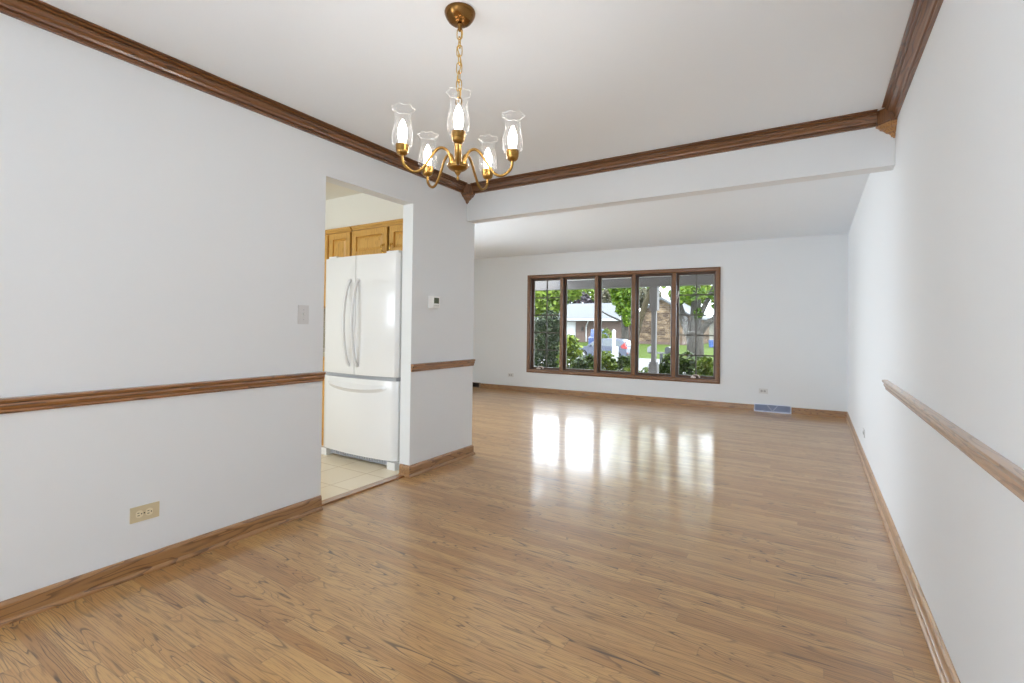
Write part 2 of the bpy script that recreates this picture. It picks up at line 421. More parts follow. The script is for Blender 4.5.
b = B(); box(b, KW[0] + .05, KW[1] - .05, -.074, -.068, KW[2] + .05, KW[3] - .05); obj('pane', b, PANE, w)

# ------------------------------------------------------------------ back wall, local frame: x along wall (0 = right corner), +y outdoors
BK = (XR, YK, 0)
def bk(x, y, z):
    return (XR + x * math.cos(ANG) - y * math.sin(ANG), YK + x * math.sin(ANG) + y * math.cos(ANG), z)
WX0, WX1, WZ0, WZ1 = -4.787, -1.571, .353, 2.098     # casing outer edge
OX0, OX1, OZ0, OZ1 = WX0 + .05, WX1 - .05, WZ0 + .045, WZ1 - .045
T = .20
b = B()
box(b, -7.2, OX0, 0, T, -.3, 2.75); box(b, OX1, .3, 0, T, -.3, 2.75)
box(b, OX0, OX1, 0, T, -.3, OZ0); box(b, OX0, OX1, 0, T, OZ1, 2.75)
S('wall_back', b, WALL, 'white living room wall around the big picture window', 'wall', loc=BK, rz=ANG)

win = empty('window_1', BK, ANG, 'brown wood five-pane picture window looking onto the street', 'window', kind='structure')
b = B()   # casing: mitred frame with a stepped profile
prof = [(0, 0), (.062, 0), (.062, -.010), (.050, -.018), (.020, -.022), (.008, -.020), (0, -.012)]
def frame_ring(bm, x0, x1, z0, z1, prof):
    rings = []
    for (cx, cz, sx, sz) in ((x0, z0, 1, 1), (x1, z0, -1, 1), (x1, z1, -1, -1), (x0, z1, 1, -1)):
        rings.append([bm.verts.new((cx + sx * o, y, cz + sz * o)) for o, y in prof])
    k = len(prof)
    for i in range(4):
        a, c = rings[i], rings[(i + 1) % 4]
        for j in range(k):
            q = (j + 1) % k
            bm.faces.new((a[j], c[j], c[q], a[q]))
    bmesh.ops.recalc_face_normals(bm, faces=bm.faces)
frame_ring(b, WX0, WX1, WZ0, WZ1, prof)
obj('casing', b, WINW[0], win)
IX0, IX1, IZ0, IZ1 = WX0 + .062, WX1 - .062, WZ0 + .058, WZ1 - .058
b = B()   # jamb liner
frame_ring(b, IX0 - .012, IX1 + .012, IZ0 - .012, IZ1 + .012, [(0, -.004), (.016, -.004), (.016, .17), (0, .17)])
obj('jamb', b, SASHW, win)
MW = .052
UW = (IX1 - IX0 - 4 * MW) / 5
units = [(IX0 + i * (UW + MW), IX0 + i * (UW + MW) + UW) for i in range(5)]
for i in range(4):
    x = units[i][1]; b = B()
    box(b, x + .004, x + MW - .004, .004, .165, IZ0 + .004, IZ1 - .004)
    ml = obj('mullion', b, SASHW, win)
    b = B(); box(b, x, x + MW, -.010, .010, IZ0 + .004, IZ1 - .004)
    obj('mullion_casing', b, WINW[2], ml, bevel=.006)
for i, (x0, x1) in enumerate(units):
    b = B(); frame_ring(b, x0 + .003, x1 - .003, IZ0 + .006, IZ1 - .006, [(0, .055), (.022, .055), (.030, .068), (.030, .115), (0, .115)])
    sash = obj('sash', b, SASHW, win)
    b = B(); frame_ring(b, x0 + .032, x1 - .032, IZ0 + .035, IZ1 - .035, [(0, .082), (.007, .082), (.007, .100), (0, .100)])
    obj('glazing_bead', b, BEAD, sash)
    b = B(); box(b, x0 + .033, x1 - .033, .092, .097, IZ0 + .036, IZ1 - .036)
    obj('pane', b, PANE, sash)
    if i in (0, 4):
        b = B(); xm = (x0 + x1) / 2; zs = IZ0 + .038; ze = IZ1 - .038
        box(b, xm - .010, xm + .010, .076, .090, zs, ze)
        for k in range(1, 5):
            z = zs + (ze - zs) * k / 5
            box(b, x0 + .036, x1 - .036, .0765, .0895, z - .0105, z + .0105)
        obj('muntin_grid', b, MUNTIN, sash)
        xc = x0 + .20 if i == 0 else x0 + .30
        h = B()
        tube(h, spline([(xc - .055, .035, IZ0 + .022), (xc - .04, .028, IZ0 + .05), (xc + .01, .022, IZ0 + .055), (xc + .05, .020, IZ0 + .035)]), [.009] * 16, 8)
        box(h, xc - .075, xc - .01, .012, .052, IZ0 + .006, IZ0 + .028)
        tube(h, [(xc + .05, .020, IZ0 + .012), (xc + .05, .020, IZ0 + .042)], .010, 8)
        tag(obj('crank_handle', h, NICKEL, win, smooth=True, autos=.6), 'pale nickel crank handle')
        if i == 4:
            h = B(); zz = IZ1 - .42
            box(h, x0 - .002, x0 + .010, .02, .05, zz - .06, zz + .07)
            tube(h, spline([(x0 + .012, .03, zz + .01), (x0 + .03, .02, zz + .05), (x0 + .03, .012, zz + .13)]), .008, 8)
            tag(obj('sash_lock', h, NICKEL, win, smooth=True, autos=.6), 'pale nickel sash lock lever')

# ------------------------------------------------------------------ trims
base_prof = [(0, 0), (.024, 0), (.024, .010), (.019, .019), (.0125, .022), (.0125, .074), (.009, .085), (.004, .089), (0, .089)]
def trim(name, path, prof, mat, label, cat):
    b = B(); sweep(b, path, prof)
    return S(name, b, mat, label, cat)
trim('baseboard_left', [(XL, YD0), (XL, YREAR)], base_prof, BASE[1], 'oak baseboard with shoe moulding under the light switch wall', 'baseboard')
flat = [(0, 0), (.012, 0), (.012, .074), (.009, .085), (.004, .089), (0, .089)]
trim('baseboard_doorway', [(XLL, YE), (XL, YE), (XL, YD1), (XLB + .012, YD1)], base_prof, BASE[1], 'short oak baseboard wrapping the wall end under the thermostat', 'baseboard')
BASE_GLARE = wood('glare_lit_base_oak', 1, lin(190, 148, 104), lin(140, 98, 62), .3, .9, 10.0)  # glare on the right baseboard is put into this lighter stain
RAIL_GLARE = wood('glare_lit_rail_oak', 1, lin(182, 136, 92), lin(112, 72, 42), .28, 1.0)  # lighter stain stands in for glare along the right chair rail
trim('baseboard_right', [(XR, YREAR), (XR, YK - .004)], base_prof, BASE_GLARE, 'long oak baseboard running down the right wall', 'baseboard')
def bkpath(xs): return [bk(x, 0, 0)[:2] for x in xs]
VX0, VX1 = -1.112, -.652       # white register on the back wall
VLX = -5.765                   # right end of the brown register
trim('baseboard_back', bkpath([-.001, VX1 + .004]), base_prof, BASE[0], 'short oak baseboard between the white register and right corner', 'baseboard')
trim('baseboard_window', bkpath([VX0 - .004, VLX + .004]), base_prof, BASE[0], 'oak baseboard below the picture window', 'baseboard')
rail_prof = [(0, .806), (.010, .806), (.013, .812), (.013, .820), (.018, .826), (.022, .836), (.020, .845), (.026, .850), (.030, .857), (.028, .864), (.012, .866), (0, .866)]
trim('trim_5', [(XL, YD0), (XL, YREAR)], rail_prof, RAIL[1], 'brown wooden chair rail left of the kitchen doorway', 'chair rail')
trim('trim_6', [(XL, YE), (XL, YD1)], rail_prof, RAIL[1], 'short brown chair rail under the thermostat', 'chair rail')
trim('trim_7', [(XR, YREAR), (XR, 3.74)], rail_prof, RAIL_GLARE, 'brown chair rail ending partway along the right wall', 'chair rail')
cz = ZC
crown_prof = [(0, cz - .077), (.013, cz - .077), (.0145, cz - .074), (.013, cz - .067), (.007, cz - .064), (.007, cz - .059), (.018, cz - .056), (.022, cz - .046), (.030, cz - .037), (.042, cz - .030), (.0445, cz - .026), (.043, cz - .022), (.037, cz - .020), (.037, cz - .0175), (.052, cz - .0165), (.056, cz - .013), (.055, cz - .009), (.050, cz - .0075), (.050, cz - .006), (.069, cz - .005), (.069, cz), (0, cz)]
trim('trim_8', [(XL, YB0 - .085), (XL, YREAR)], crown_prof, CROWN[1], 'dark wood crown moulding along the left dining wall', 'crown moulding')
trim('trim_9', [(XR - .085, YB0), (XL + .085, YB0)], crown_prof, CROWN[0], 'dark wood crown moulding along the top of the beam', 'crown moulding')
trim('trim_10', [(XR, YREAR), (XR, YB0 - .085)], crown_prof, CROWN[1], 'dark wood crown moulding along the right dining wall', 'crown moulding')
def corner_block(name, x, sx, mat, label):
    b = B(); lv = [(.0, .085), (-.074, .085), (-.078, .089), (-.086, .089), (-.090, .080), (-.098, .072), (-.105, .070), (-.110, .056), (-.120, .046), (-.127, .040), (-.131, .028), (-.140, .020), (-.148, .018), (-.152, .010), (-.157, .008), (-.158, .003)]
    rings = []
    for dz, s in lv:
        c = .35 * s
        pts = [(0, 0), (s, 0), (s, c), (s - (s - c) * .5, c + (s - c) * .5), (c, s), (0, s)]
        rings.append([b.verts.new((x + sx * px, YB0 - py, ZC + dz)) for px, py in pts])
    for a, c in zip(rings, rings[1:]):
        for i in range(6): b.faces.new((a[i], a[(i + 1) % 6], c[(i + 1) % 6], c[i]))
    b.faces.new(rings[0]); b.faces.new(rings[-1][::-1]); bmesh.ops.recalc_face_normals(b, faces=b.faces)
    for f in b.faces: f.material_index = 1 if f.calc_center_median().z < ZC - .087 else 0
    return S(name, b, mat, label, 'crown corner block')
corner_block('trim_11', XL, 1, [CROWN[2], CROWN[2]], 'carved wooden corner block where left crown meets the beam')
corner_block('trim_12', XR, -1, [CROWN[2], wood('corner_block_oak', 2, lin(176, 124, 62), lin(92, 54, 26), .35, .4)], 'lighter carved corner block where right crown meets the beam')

# ------------------------------------------------------------------ wall devices
def dup_copy(src, loc, rz, label, group=None):
    r = copy_tree(src); r.location = loc; r.rotation_euler = (0, 0, rz); r['label'] = label
    if group: r['group'] = group
    return r
REC = {'ivory_plastic': plain('light_ivory_plastic', lin(226, 214, 184), .35, var=.02), 'grey_white_plastic': plain('outlet_grey_plastic', (.45, .45, .445, 1), .4, var=.02)}
def make_outlet(name, label, plate_mat, loc, rz, group=None):
    """horizontal duplex outlet; local x along wall, -y into the room, z up, origin at plate centre on wall."""
    r = empty(name, loc, rz, label, 'outlet', group)
    b = B(); box(b, -.0575, .0575, -.006, 0, -.035, .035); obj('cover_plate', b, plate_mat, r, bevel=.003)
    for s in (-1, 1):
        b = B(); cx = s * .0195 - .003
        poly = []
        for k in range(20):
            a = 2 * PI * k / 20; px, pz = .0165 * math.cos(a), .0165 * math.sin(a)
            poly.append((cx + max(-.0135, min(.0135, px)), pz))
        prism(b, poly, -.0085, -.0058)
        rec = obj('receptacle', b, REC[plate_mat.name], r)
        b = B()
        box(b, cx - .009, cx - .001, -.0092, -.0084, .0045, .0070); box(b, cx - .009, cx + .0, -.0092, -.0084, -.0072, -.0046)
        lathe_pts = [(cx + .0075 + .0028 * math.cos(2 * PI * k / 10), .0028 * math.sin(2 * PI * k / 10)) for k in range(10)]
        prism(b, lathe_pts, -.0092, -.0084)
        obj('slot', b, DARK, rec)
    b = B(); prism(b, [(-.003 + .0032 * math.cos(2 * PI * k / 10), .0032 * math.sin(2 * PI * k / 10)) for k in range(10)], -.0072, -.0058)
    obj('screw', b, BROWNMETAL, r)
    return r
# left wall faces +X : local -y must map to +X  -> rz = +90deg  (local x -> +Y)
make_outlet('power_outlet', 'ivory duplex outlet low on the left wall under the chair rail', IVORY, (XL, 1.024, .281), PI / 2)
o2 = make_outlet('power_outlet', 'small pale outlet on back wall above the white floor register', GREY_PL, bk(-.997, 0, .290), ANG)
dup_copy(o2, bk(-5.11, 0, .282), ANG, 'small pale outlet on back wall left of the picture window')
dup_copy(o2, (XR, 5.36, .255), -PI / 2, 'small pale outlet low on the right wall near the far corner')

sw = empty('light_switch', (XL, 1.827, 1.220), PI / 2, 'white single toggle light switch beside the kitchen doorway', 'light switch')
b = B(); box(b, -.035, .035, -.006, 0, -.057, .057); obj('cover_plate', b, GREY_PL, sw, bevel=.003)
b = B(); prism(b, [(-.005, -.012), (.005, -.012), (.005, .012), (-.005, .012)], -.0075, -.0058); tb = obj('toggle_base', b, GREY_PL, sw)
b = B(); box(b, -.004, .004, -.017, -.007, .0, .009); obj('toggle', b, WHITE_PL, sw, bevel=.0015)
for z in (-.03, .03):
    b = B(); prism(b, [(.0028 * math.cos(2 * PI * k / 10), z + .0028 * math.sin(2 * PI * k / 10)) for k in range(10)], -.0070, -.0058); obj('screw', b, GREYTRIM, sw)

th = empty('thermostat', (XL, 2.998, 1.355), PI / 2, 'small white thermostat with a dark grey display', 'thermostat')
WHITE_B = plain('bright_white_plastic', (.88, .88, .87, 1), .35, var=.01)
b = B(); box(b, -.046, .046, -.008, 0, -.050, .050); obj('backplate', b, WHITE_B, th, bevel=.002)
b = B(); box(b, -.043, .043, -.046, -.008, -.047, .047); obj('body', b, WHITE_B, th, bevel=.004)
b = B(); box(b, -.030, .028, -.0475, -.0458, -.012, .034); obj('display', b, LCD, th)
for k in range(3):
    b = B(); box(b, -.028 + k * .020, -.014 + k * .020, -.0480, -.0458, -.034, -.024); obj('button', b, GREY_PL, th)

def register(name, w, h, d, loc, label, m_frame, m_grille, vee):
    r = empty(name, loc, ANG, label, 'floor register')
    b = B(); fr = .012
    prism_pts = [(-w / 2, 0), (w / 2, 0), (w / 2, h), (-w / 2, h)]
    box(b, -w / 2, -w / 2 + fr, -d, 0, 0, h); box(b, w / 2 - fr, w / 2, -d, 0, 0, h)
    box(b, -w / 2 + fr, w / 2 - fr, -d, 0, 0, fr * 1.2); box(b, -w / 2 + fr, w / 2 - fr, -d * .55, 0, h - fr * .6, h)
    obj('frame', b, m_frame, r, bevel=.0015)
    b = B(); box(b, -w / 2 + fr, w / 2 - fr, -.004, -.001, fr * 1.2, h - fr * .6)
    n = max(8, int(w / .016))
    for i in range(n):
        x = -w / 2 + fr + (w - 2 * fr) * (i + .5) / n
        vs = box(b, x - .0025, x + .0025, -d * .75, -.004, fr * 1.2, h - fr * .6)
    obj('grille', b, m_grille, r)
    if vee:
        b = B()
        for s in (-1, 1):
            tube(b, [(0, -d * .9, fr * 1.3), (s * .065, -d * .85, h - fr * .9)], .0045, 6)
        tag(obj('damper_lever', b, m_frame, r), 'pale V-shaped brace in the middle of the grille')
    return r
register('baseboard_register', VX1 - VX0, .106, .034, bk((VX0 + VX1) / 2, -.0005, .0005), 'white baseboard register with blue-grey louvres on the back wall', BLUEWHITE, BLUEGREY, True)
register('baseboard_register', .30, .098, .034, bk(VLX - .15, -.0005, .0005), 'dark brown baseboard register by the wall end under the thermostat', plain('tan_register', lin(150, 130, 112), .4), BROWNMETAL, False)

# ------------------------------------------------------------------ refrigerator
FX0, FX1, FY = -3.765, -2.838, 2.822
fr = empty('refrigerator', ((FX0 + FX1) / 2, FY, 0), 0, 'white french door refrigerator with bottom freezer in the kitchen', 'refrigerator')
W2 = (FX1 - FX0) / 2
b = B(); box(b, -W2 + .006, W2 - .006, .07, .625, .045, 1.735); obj('cabinet', b, ENAMEL, fr, bevel=.006)
def bulge_panel(x0, x1, z0, z1, depth, nx=16):
    """door slab, gently bowed over the whole fridge width, rounded outer edges."""
    b = B(); xs = [x0 + (x1 - x0) * i / nx for i in range(nx + 1)]
    def fy(x):
        u = x / W2; y = -.038 * (1 - u * u)
        e = W2 - abs(x)
        if e < .035: y += .022 * (1 - e / .035) ** 2
        return y
    F = [[b.verts.new((x, fy(x), z)) for x in xs] for z in (z0, z1)]
    K = [[b.verts.new((x, depth, z)) for x in xs] for z in (z0, z1)]
    for i in range(nx):
        b.faces.new((F[0][i], F[0][i + 1], F[1][i + 1], F[1][i])); b.faces.new((K[0][i], K[1][i], K[1][i + 1], K[0][i + 1]))
        b.faces.new((F[1][i], F[1][i + 1], K[1][i + 1], K[1][i])); b.faces.new((F[0][i], K[0][i], K[0][i + 1], F[0][i + 1]))
    for i in (0, nx): b.faces.new((F[0][i], F[1][i], K[1][i], K[0][i]))
    bmesh.ops.recalc_face_normals(b, faces=b.faces)
    return b
for s in (-1, 1):
    x0, x1 = (-W2, -.0035) if s < 0 else (.0035, W2)
    d = obj('door', bulge_panel(x0, x1, .742, 1.752, .062), ENAMEL, fr, smooth=True, autos=.7, bevel=.004)
    b = B(); hx = s * .052 - .012
    tube(b, spline([(hx, -.036, .815), (hx, -.064, .86), (hx, -.094, 1.0), (hx, -.106, 1.18), (hx, -.094, 1.36), (hx, -.064, 1.50), (hx, -.036, 1.548)]), .0135, 10)
    obj('handle', b, ENAMEL_H, d, smooth=True)
b = B(); box(b, -W2 + .01, W2 - .01, .004, .06, .712, .741); tag(obj('seam_strip', b, GREYTRIM, fr), 'grey strip between doors and freezer drawer')
dr = obj('freezer_drawer', bulge_panel(-W2, W2, .068, .711, .062, 24), ENAMEL, fr, smooth=True, autos=.7, bevel=.004)
b = B()   # moulded crescent pull
N = 24; top = []; bot = []; lip = []
for i in range(N + 1):
    u = -1 + 2 * i / N; x = u * .37
    y = -.038 * (1 - (x / W2) ** 2)
    zb = .665 - .055 * math.sqrt(max(0, 1 - u * u))
    top.append(b.verts.new((x, y + .002, .668))); lip.append(b.verts.new((x, y - .030 * math.sqrt(max(0, 1 - u * u)), .655 - .030 * (1 - u * u)))); bot.append(b.verts.new((x, y + .001, zb - .018)))
for i in range(N):
    b.faces.new((top[i], lip[i], lip[i + 1], top[i + 1])); b.faces.new((lip[i], bot[i], bot[i + 1], lip[i + 1]))
bmesh.ops.recalc_face_normals(b, faces=b.faces)
obj('handle', b, ENAMEL, dr, smooth=True, autos=1.0)
b = B(); box(b, -W2 + .09, W2 - .09, .03, .06, .016, .064); 
for k in range(24):
    x = -W2 + .10 + k * (2 * W2 - .2) / 24; box(b, x, x + .012, .024, .031, .020, .060)
tag(obj('base_grille', b, plain('kick_grille', lin(176, 180, 190), .4), fr), 'grey slotted kick grille')
for s in (-1, 1):
    b = B(); box(b, s * W2 - (.085 if s > 0 else 0), s * W2 + (.085 if s < 0 else 0), -.012, .06, .0, .062); obj('foot', b, ENAMEL, fr, bevel=.016)
    b = B(); box(b, s * (W2 - .10) - .05, s * (W2 - .10) + .085 * (1 if s > 0 else .6), .01, .10, 1.752, 1.772); obj('hinge_cover', b, WHITE_PL, fr, bevel=.006)

# ------------------------------------------------------------------ kitchen cabinets
def cab_door(x0, x1, z0, z1, y, parent, pull=None):
    """raised-panel door, front at y (faces -y)."""
    b = B(); st = .055
    box(b, x0, x0 + st, y, y + .02, z0, z1); box(b, x1 - st, x1, y, y + .02, z0, z1)
    box(b, x0 + st, x1 - st, y, y + .02, z1 - st, z1); box(b, x0 + st, x1 - st, y, y + .02, z0, z0 + st)
    d = obj('door', b, HONEY[2], parent, bevel=.004)
    b = B(); px0, px1, pz0, pz1 = x0 + st, x1 - st, z0 + st, z1 - st; g = .028
    vo = [(px0, pz0), (px1, pz0), (px1, pz1), (px0, pz1)]; vi = [(px0 + g, pz0 + g), (px1 - g, pz0 + g), (px1 - g, pz1 - g), (px0 + g, pz1 - g)]
    O = [b.verts.new((x, y + .015, z)) for x, z in vo]; I = [b.verts.new((x, y + .003, z)) for x, z in vi]
    for i in range(4): b.faces.new((O[i], O[(i + 1) % 4], I[(i + 1) % 4], I[i]))
    b.faces.new(I); b.faces.new([b.verts.new((x, y + .018, z)) for x, z in vo][::-1])
    bmesh.ops.recalc_face_normals(b, faces=b.faces)
    obj('door_panel', b, HONEY[2], d)
    if pull is not None:
        b = B(); pz = z0 + .055
        tube(b, spline([(pull, y - .002, pz - .035), (pull, y - .022, pz - .025), (pull, y - .028, pz), (pull, y - .022, pz + .025), (pull, y - .002, pz + .035)]), .0075, 8)
        for q in (-.035, .035): lathe(b, [(.010, pz + q - .008), (.012, pz + q), (.010, pz + q + .008)], 10, (pull, y - .006))
        tag(obj('pull', b, BRASSP, d, smooth=True, autos=.8), 'shiny brass pull')
    return d
YC = 3.10
cb = empty('wall_cabinet', (-3.265, YC, 1.79), 0, 'short honey oak wall cabinet directly above the refrigerator', 'cabinet')
b = B(); ox = -3.265; oz = 1.79
box(b, -.475, .475, .022, .352, 0, .02); box(b, -.475, -.457, .022, .352, .02, .31); box(b, .457, .475, .022, .352, .02, .31); box(b, -.457, .457, .33, .352, .02, .31)
box(b, -.475, .475, .020, .352, .268, .311)
obj('body', b, HONEY[0], cb)
b = B(); sweep(b, [(.475, .020), (-.475, .020)], [(0, .272), (.012, .272), (.016, .284), (.028, .296), (.034, .311), (0, .311)]); obj('cornice', b, HONEY[0], cb)
cab_door(-.472, -.006, .012, .262, 0, cb, -.042); cab_door(.026, .478, .012, .262, 0, cb, .062)
cb = empty('wall_cabinet', (-4.33, YC, 1.335), 0, 'tall honey oak wall cabinet left of the refrigerator', 'cabinet')
b = B(); box(b, -.55, .552, .022, .352, 0, .02); box(b, -.55, -.53, .022, .352, .02, .76); box(b, .532, .552, .022, .352, .02, .76); box(b, -.53, .532, .33, .352, .02, .76); box(b, -.55, .568, .02, .352, .722, .765)
box(b, .210, .262, .020, .04, .02, .722); box(b, -.16, -.11, .020, .04, .02, .722)
obj('body', b, HONEY[2], cb)
b = B(); sweep(b, [(.568, .020), (-.55, .020)], [(0, .726), (.012, .726), (.016, .738), (.028, .750), (.034, .765), (0, .765)]); obj('cornice', b, HONEY[0], cb)
cab_door(.258, .562, .012, .716, 0, cb); cab_door(-.10, .235, .012, .716, 0, cb); cab_door(-.54, -.13, .012, .716, 0, cb)
cb = empty('base_cabinet', (-4.30, 2.95, 0), 0, 'honey oak base cabinet left of the refrigerator', 'cabinet')
b = B(); box(b, -.9, .515, .022, .50, .09, .86); box(b, -.9, .515, .07, .50, 0, .09); obj('body', b, HONEY[2], cb, bevel=.003)
cab_door(.06, .510, .11, .66, 0, cb, .10); cab_door(-.45, .03, .11, .66, 0, cb, -.01)
for x0, x1 in ((.06, .510), (-.45, .03)):
    b = B(); box(b, x0, x1, 0, .02, .69, .845); dw = obj('drawer', b, HONEY[0], cb, bevel=.005)
b = B(); box(b, -5.2, -3.776, 2.925, 3.444, .862, .902)
tag(obj('countertop', b, plain('tan_counter', lin(190, 178, 150), .3, var=.2, scale=90), bevel=.005), 'tan kitchen countertop on the oak base cabinet', 'countertop')

# ------------------------------------------------------------------ chandelier
CX, CY = -1.1987, 1.5057
ch = empty('chandelier', (CX, CY, ZC), 0, 'five-arm antique brass chandelier with clear glass hurricane shades', 'chandelier')
Z = lambda z: z - ZC
ZL = lambda z: z - .001 - ZC
b = B(); lathe(b, [(.060, 0), (.0615, -.005), (.0605, -.011), (.055, -.024), (.046, -.037), (.034, -.046), (.020, -.050), (.012, -.051), (.0115, -.056), (.008, -.062), (.0075, -.072), (.004, -.078)], 32)
obj('canopy', b, BRASSD, ch, smooth=True, autos=.7)
def link(bm, cz, rot, L=.045, Wd=.022, r=.0020):
    pts = []
    for k in range(16):
        a = 2 * PI * k / 16; s, c = math.sin(a), math.cos(a)
        x = Wd / 2 * c; z = (L - Wd) / 2 * (1 if s > 0 else -1) + Wd / 2 * s if abs(s) > 1e-6 else 0
        pts.append((x * math.cos(rot), x * math.sin(rot), cz + z))
    tube(bm, pts, r, 6, closed=True)
b = B(); nl = 8; z0, z1 = Z(2.322), Z(2.083)
for i in range(nl):
    link(b, z0 + (z1 - z0) * i / (nl - 1), .35 + (PI / 2 if i % 2 else 0))
obj('chain', b, BRASSP, ch, smooth=True)
b = B(); pts = []
for i in range(41):
    t = i / 40; pts.append((.007 * math.cos(t * 15), .007 * math.sin(t * 15), Z(2.335) + (Z(2.055) - Z(2.335)) * t))
tube(b, pts, .0022, 6); tag(obj('cord', b, plain('gold_cord', lin(196, 158, 84), .5), ch, smooth=True), 'gold cord twisted through the chain')
b = B(); link(b, ZL(2.052), .3, .034, .024, .003)
lathe(b, [(.003, ZL(2.037)), (.006, ZL(2.032)), (.0065, ZL(1.93)), (.011, ZL(1.915)), (.016, ZL(1.90)), (.017, ZL(1.885)), (.014, ZL(1.87)), (.0145, ZL(1.82)), (.022, ZL(1.806)), (.024, ZL(1.797))][::-1], 20)
obj('column', b, BRASS, ch, smooth=True, autos=.9)
b = B(); lathe(b, [(.003, ZL(1.772)), (.016, ZL(1.774)), (.030, ZL(1.781)), (.038, ZL(1.788)), (.0385, ZL(1.792)), (.042, ZL(1.793)), (.043, ZL(1.797)), (.042, ZL(1.802)), (.036, ZL(1.804)), (.012, ZL(1.806))], 28)
obj('hub', b, BRASS, ch, smooth=True, autos=.7)
b = B(); lathe(b, [(.001, ZL(1.738)), (.004, ZL(1.741)), (.0065, ZL(1.747)), (.004, ZL(1.753)), (.003, ZL(1.757)), (.008, ZL(1.763)), (.012, ZL(1.770)), (.016, ZL(1.774))], 16)
obj('finial', b, BRASS, ch, smooth=True)
R0 = .220
arm_pts = [(.030, 1.800), (.033, 1.826), (.045, 1.850), (.068, 1.858), (.092, 1.842), (.118, 1.802), (.142, 1.766), (.168, 1.749), (.193, 1.754), (.215, 1.776), (R0, 1.806)]
arm0 = None
for k in range(5):
    an = -.8984 + k * 2 * PI / 5
    if arm0 is None:
        b = B(); sp = spline([(r, 0, ZL(z)) for r, z in arm_pts], 5); tube(b, sp, .0056, 10)
        arm0 = obj('arm', b, BRASS, ch, smooth=True)
        b = B(); lathe(b, [(.006, ZL(1.803)), (.014, ZL(1.805)), (.0205, ZL(1.811)), (.0225, ZL(1.818)), (.0225, ZL(1.821)), (.0240, ZL(1.822)), (.0245, ZL(1.844)), (.0230, ZL(1.845)), (.0220, ZL(1.830)), (.002, ZL(1.829))], 24, (R0, 0))
        obj('candle_cup', b, BRASS, arm0, smooth=True, autos=.7)
        b = B()
        lathe(b, [(.0110, ZL(1.829)), (.0112, ZL(1.856)), (.0125, ZL(1.862)), (.0165, ZL(1.876)), (.0175, ZL(1.890)), (.0155, ZL(1.906)), (.0105, ZL(1.922)), (.0055, ZL(1.934)), (.0015, ZL(1.940))], 18, (R0, 0))
        tag(obj('light_bulb', b, BULB, arm0, smooth=True), 'lit flame-shaped bulb')
        rf = lambda a, z: .0042 * math.sin(7 * a) * max(0, (z - ZL(1.957)) / .023)
        b = B(); prof = [(.0225, ZL(1.832)), (.0300, ZL(1.837)), (.0370, ZL(1.850)), (.0395, ZL(1.867)), (.0385, ZL(1.884)), (.0345, ZL(1.905)), (.0305, ZL(1.925)), (.0290, ZL(1.942)), (.0305, ZL(1.957)), (.0345, ZL(1.969)), (.0395, ZL(1.977)), (.0420, ZL(1.980))]
        lathe(b, prof, 56, (0, 0), rf, cap=False)
        bmesh.ops.translate(b, verts=b.verts, vec=(R0, 0, 0))
        sh = obj('glass_shade', b, SHADE, arm0, smooth=True)
        b = B(); pts = []
        for q in range(56):
            a = 2 * PI * q / 56; rr = .0420 + .0042 * math.sin(7 * a) * 1.0
            pts.append((R0 + rr * math.cos(a), rr * math.sin(a), ZL(1.980) + .0016 * math.sin(7 * a + 1.2)))
        tube(b, pts, .0006, 6, closed=True); obj('shade_rim', b, RIMG, arm0, smooth=True)
        arm = arm0
    else:
        arm = copy_tree(arm0, ch)
    arm.rotation_euler = (0, 0, an)

# ------------------------------------------------------------------ outdoors
CONC = plain('pale_concrete', (.15, .146, .14, 1), .9, var=.15, scale=1.2)
ASPH = plain('pale_street', (.12, .12, .12, 1), .9, var=.12, scale=.6)
def lawn_mat():
    t = NT('lawn_grass'); co = t.obco(); n = t.noise(co, .35, 4, .6); m = t.noise(co, 25, 2)
    c = t.mix(n, (.040, .062, .014, 1), (.068, .088, .022, 1)); c = t.mix(t.math('MULTIPLY', m, .4), c, (.03, .055, .01, 1))
    t.bsdf(c, .95, spec=.05); return t.m
LAWN = lawn_mat()
TAUPE = plain('taupe_porch_paint', (.115, .103, .098, 1), .6, var=.03)
SOFFIT = plain('white_soffit_paint', (.78, .76, .73, 1), .6, var=.03)

def terrain(name, rows, x0, x1, mat, label, cat, nx=12):
    """strip of ground: rows of (y,z); gently uneven."""
    b = B(); g = []
    for y, z in rows: g.append([b.verts.new((x0 + (x1 - x0) * i / nx, y, z)) for i in range(nx + 1)])
    lo = [[b.verts.new((v.co.x, v.co.y, v.co.z - .4)) for v in r] for r in g]
    for a, c in zip(g, g[1:]):
        for i in range(nx): b.faces.new((a[i], a[i + 1], c[i + 1], c[i]))
    for a, c in zip(lo, lo[1:]):
        for i in range(nx): b.faces.new((a[i], c[i], c[i + 1], a[i + 1]))
    for r, q in ((g[0], lo[0]), (g[-1], lo[-1])):
        for i in range(nx): b.faces.new((r[i], q[i], q[i + 1], r[i + 1]))
    bmesh.ops.recalc_face_normals(b, faces=b.faces)
    return tag(obj(name, b, mat), label, cat, kind='structure')
terrain('ground', [(8.3, -.35), (12.5, -.45), (19.5, -.85)], -26, 14, LAWN, 'front garden ground outside the picture window', 'ground')
terrain('driveway', [(19.5, -.84), (24, -1.05), (29, -1.2)], -26, 14, CONC, 'pale concrete drive beyond the shrubs', 'driveway')
terrain('street', [(29, -1.2), (34, -1.3), (40, -1.3)], -60, 20, ASPH, 'pale street where the blue car is parked', 'street')
terrain('lawn', [(40, -1.3), (46, -.85), (52, -.47), (60, -.45), (120, -.2)], -90, 40, LAWN, 'green lawn in front of the houses across the street', 'lawn')
b = B(); box(b, -8.5, 2.0, 8.30, 10.25, -.4, -.12)
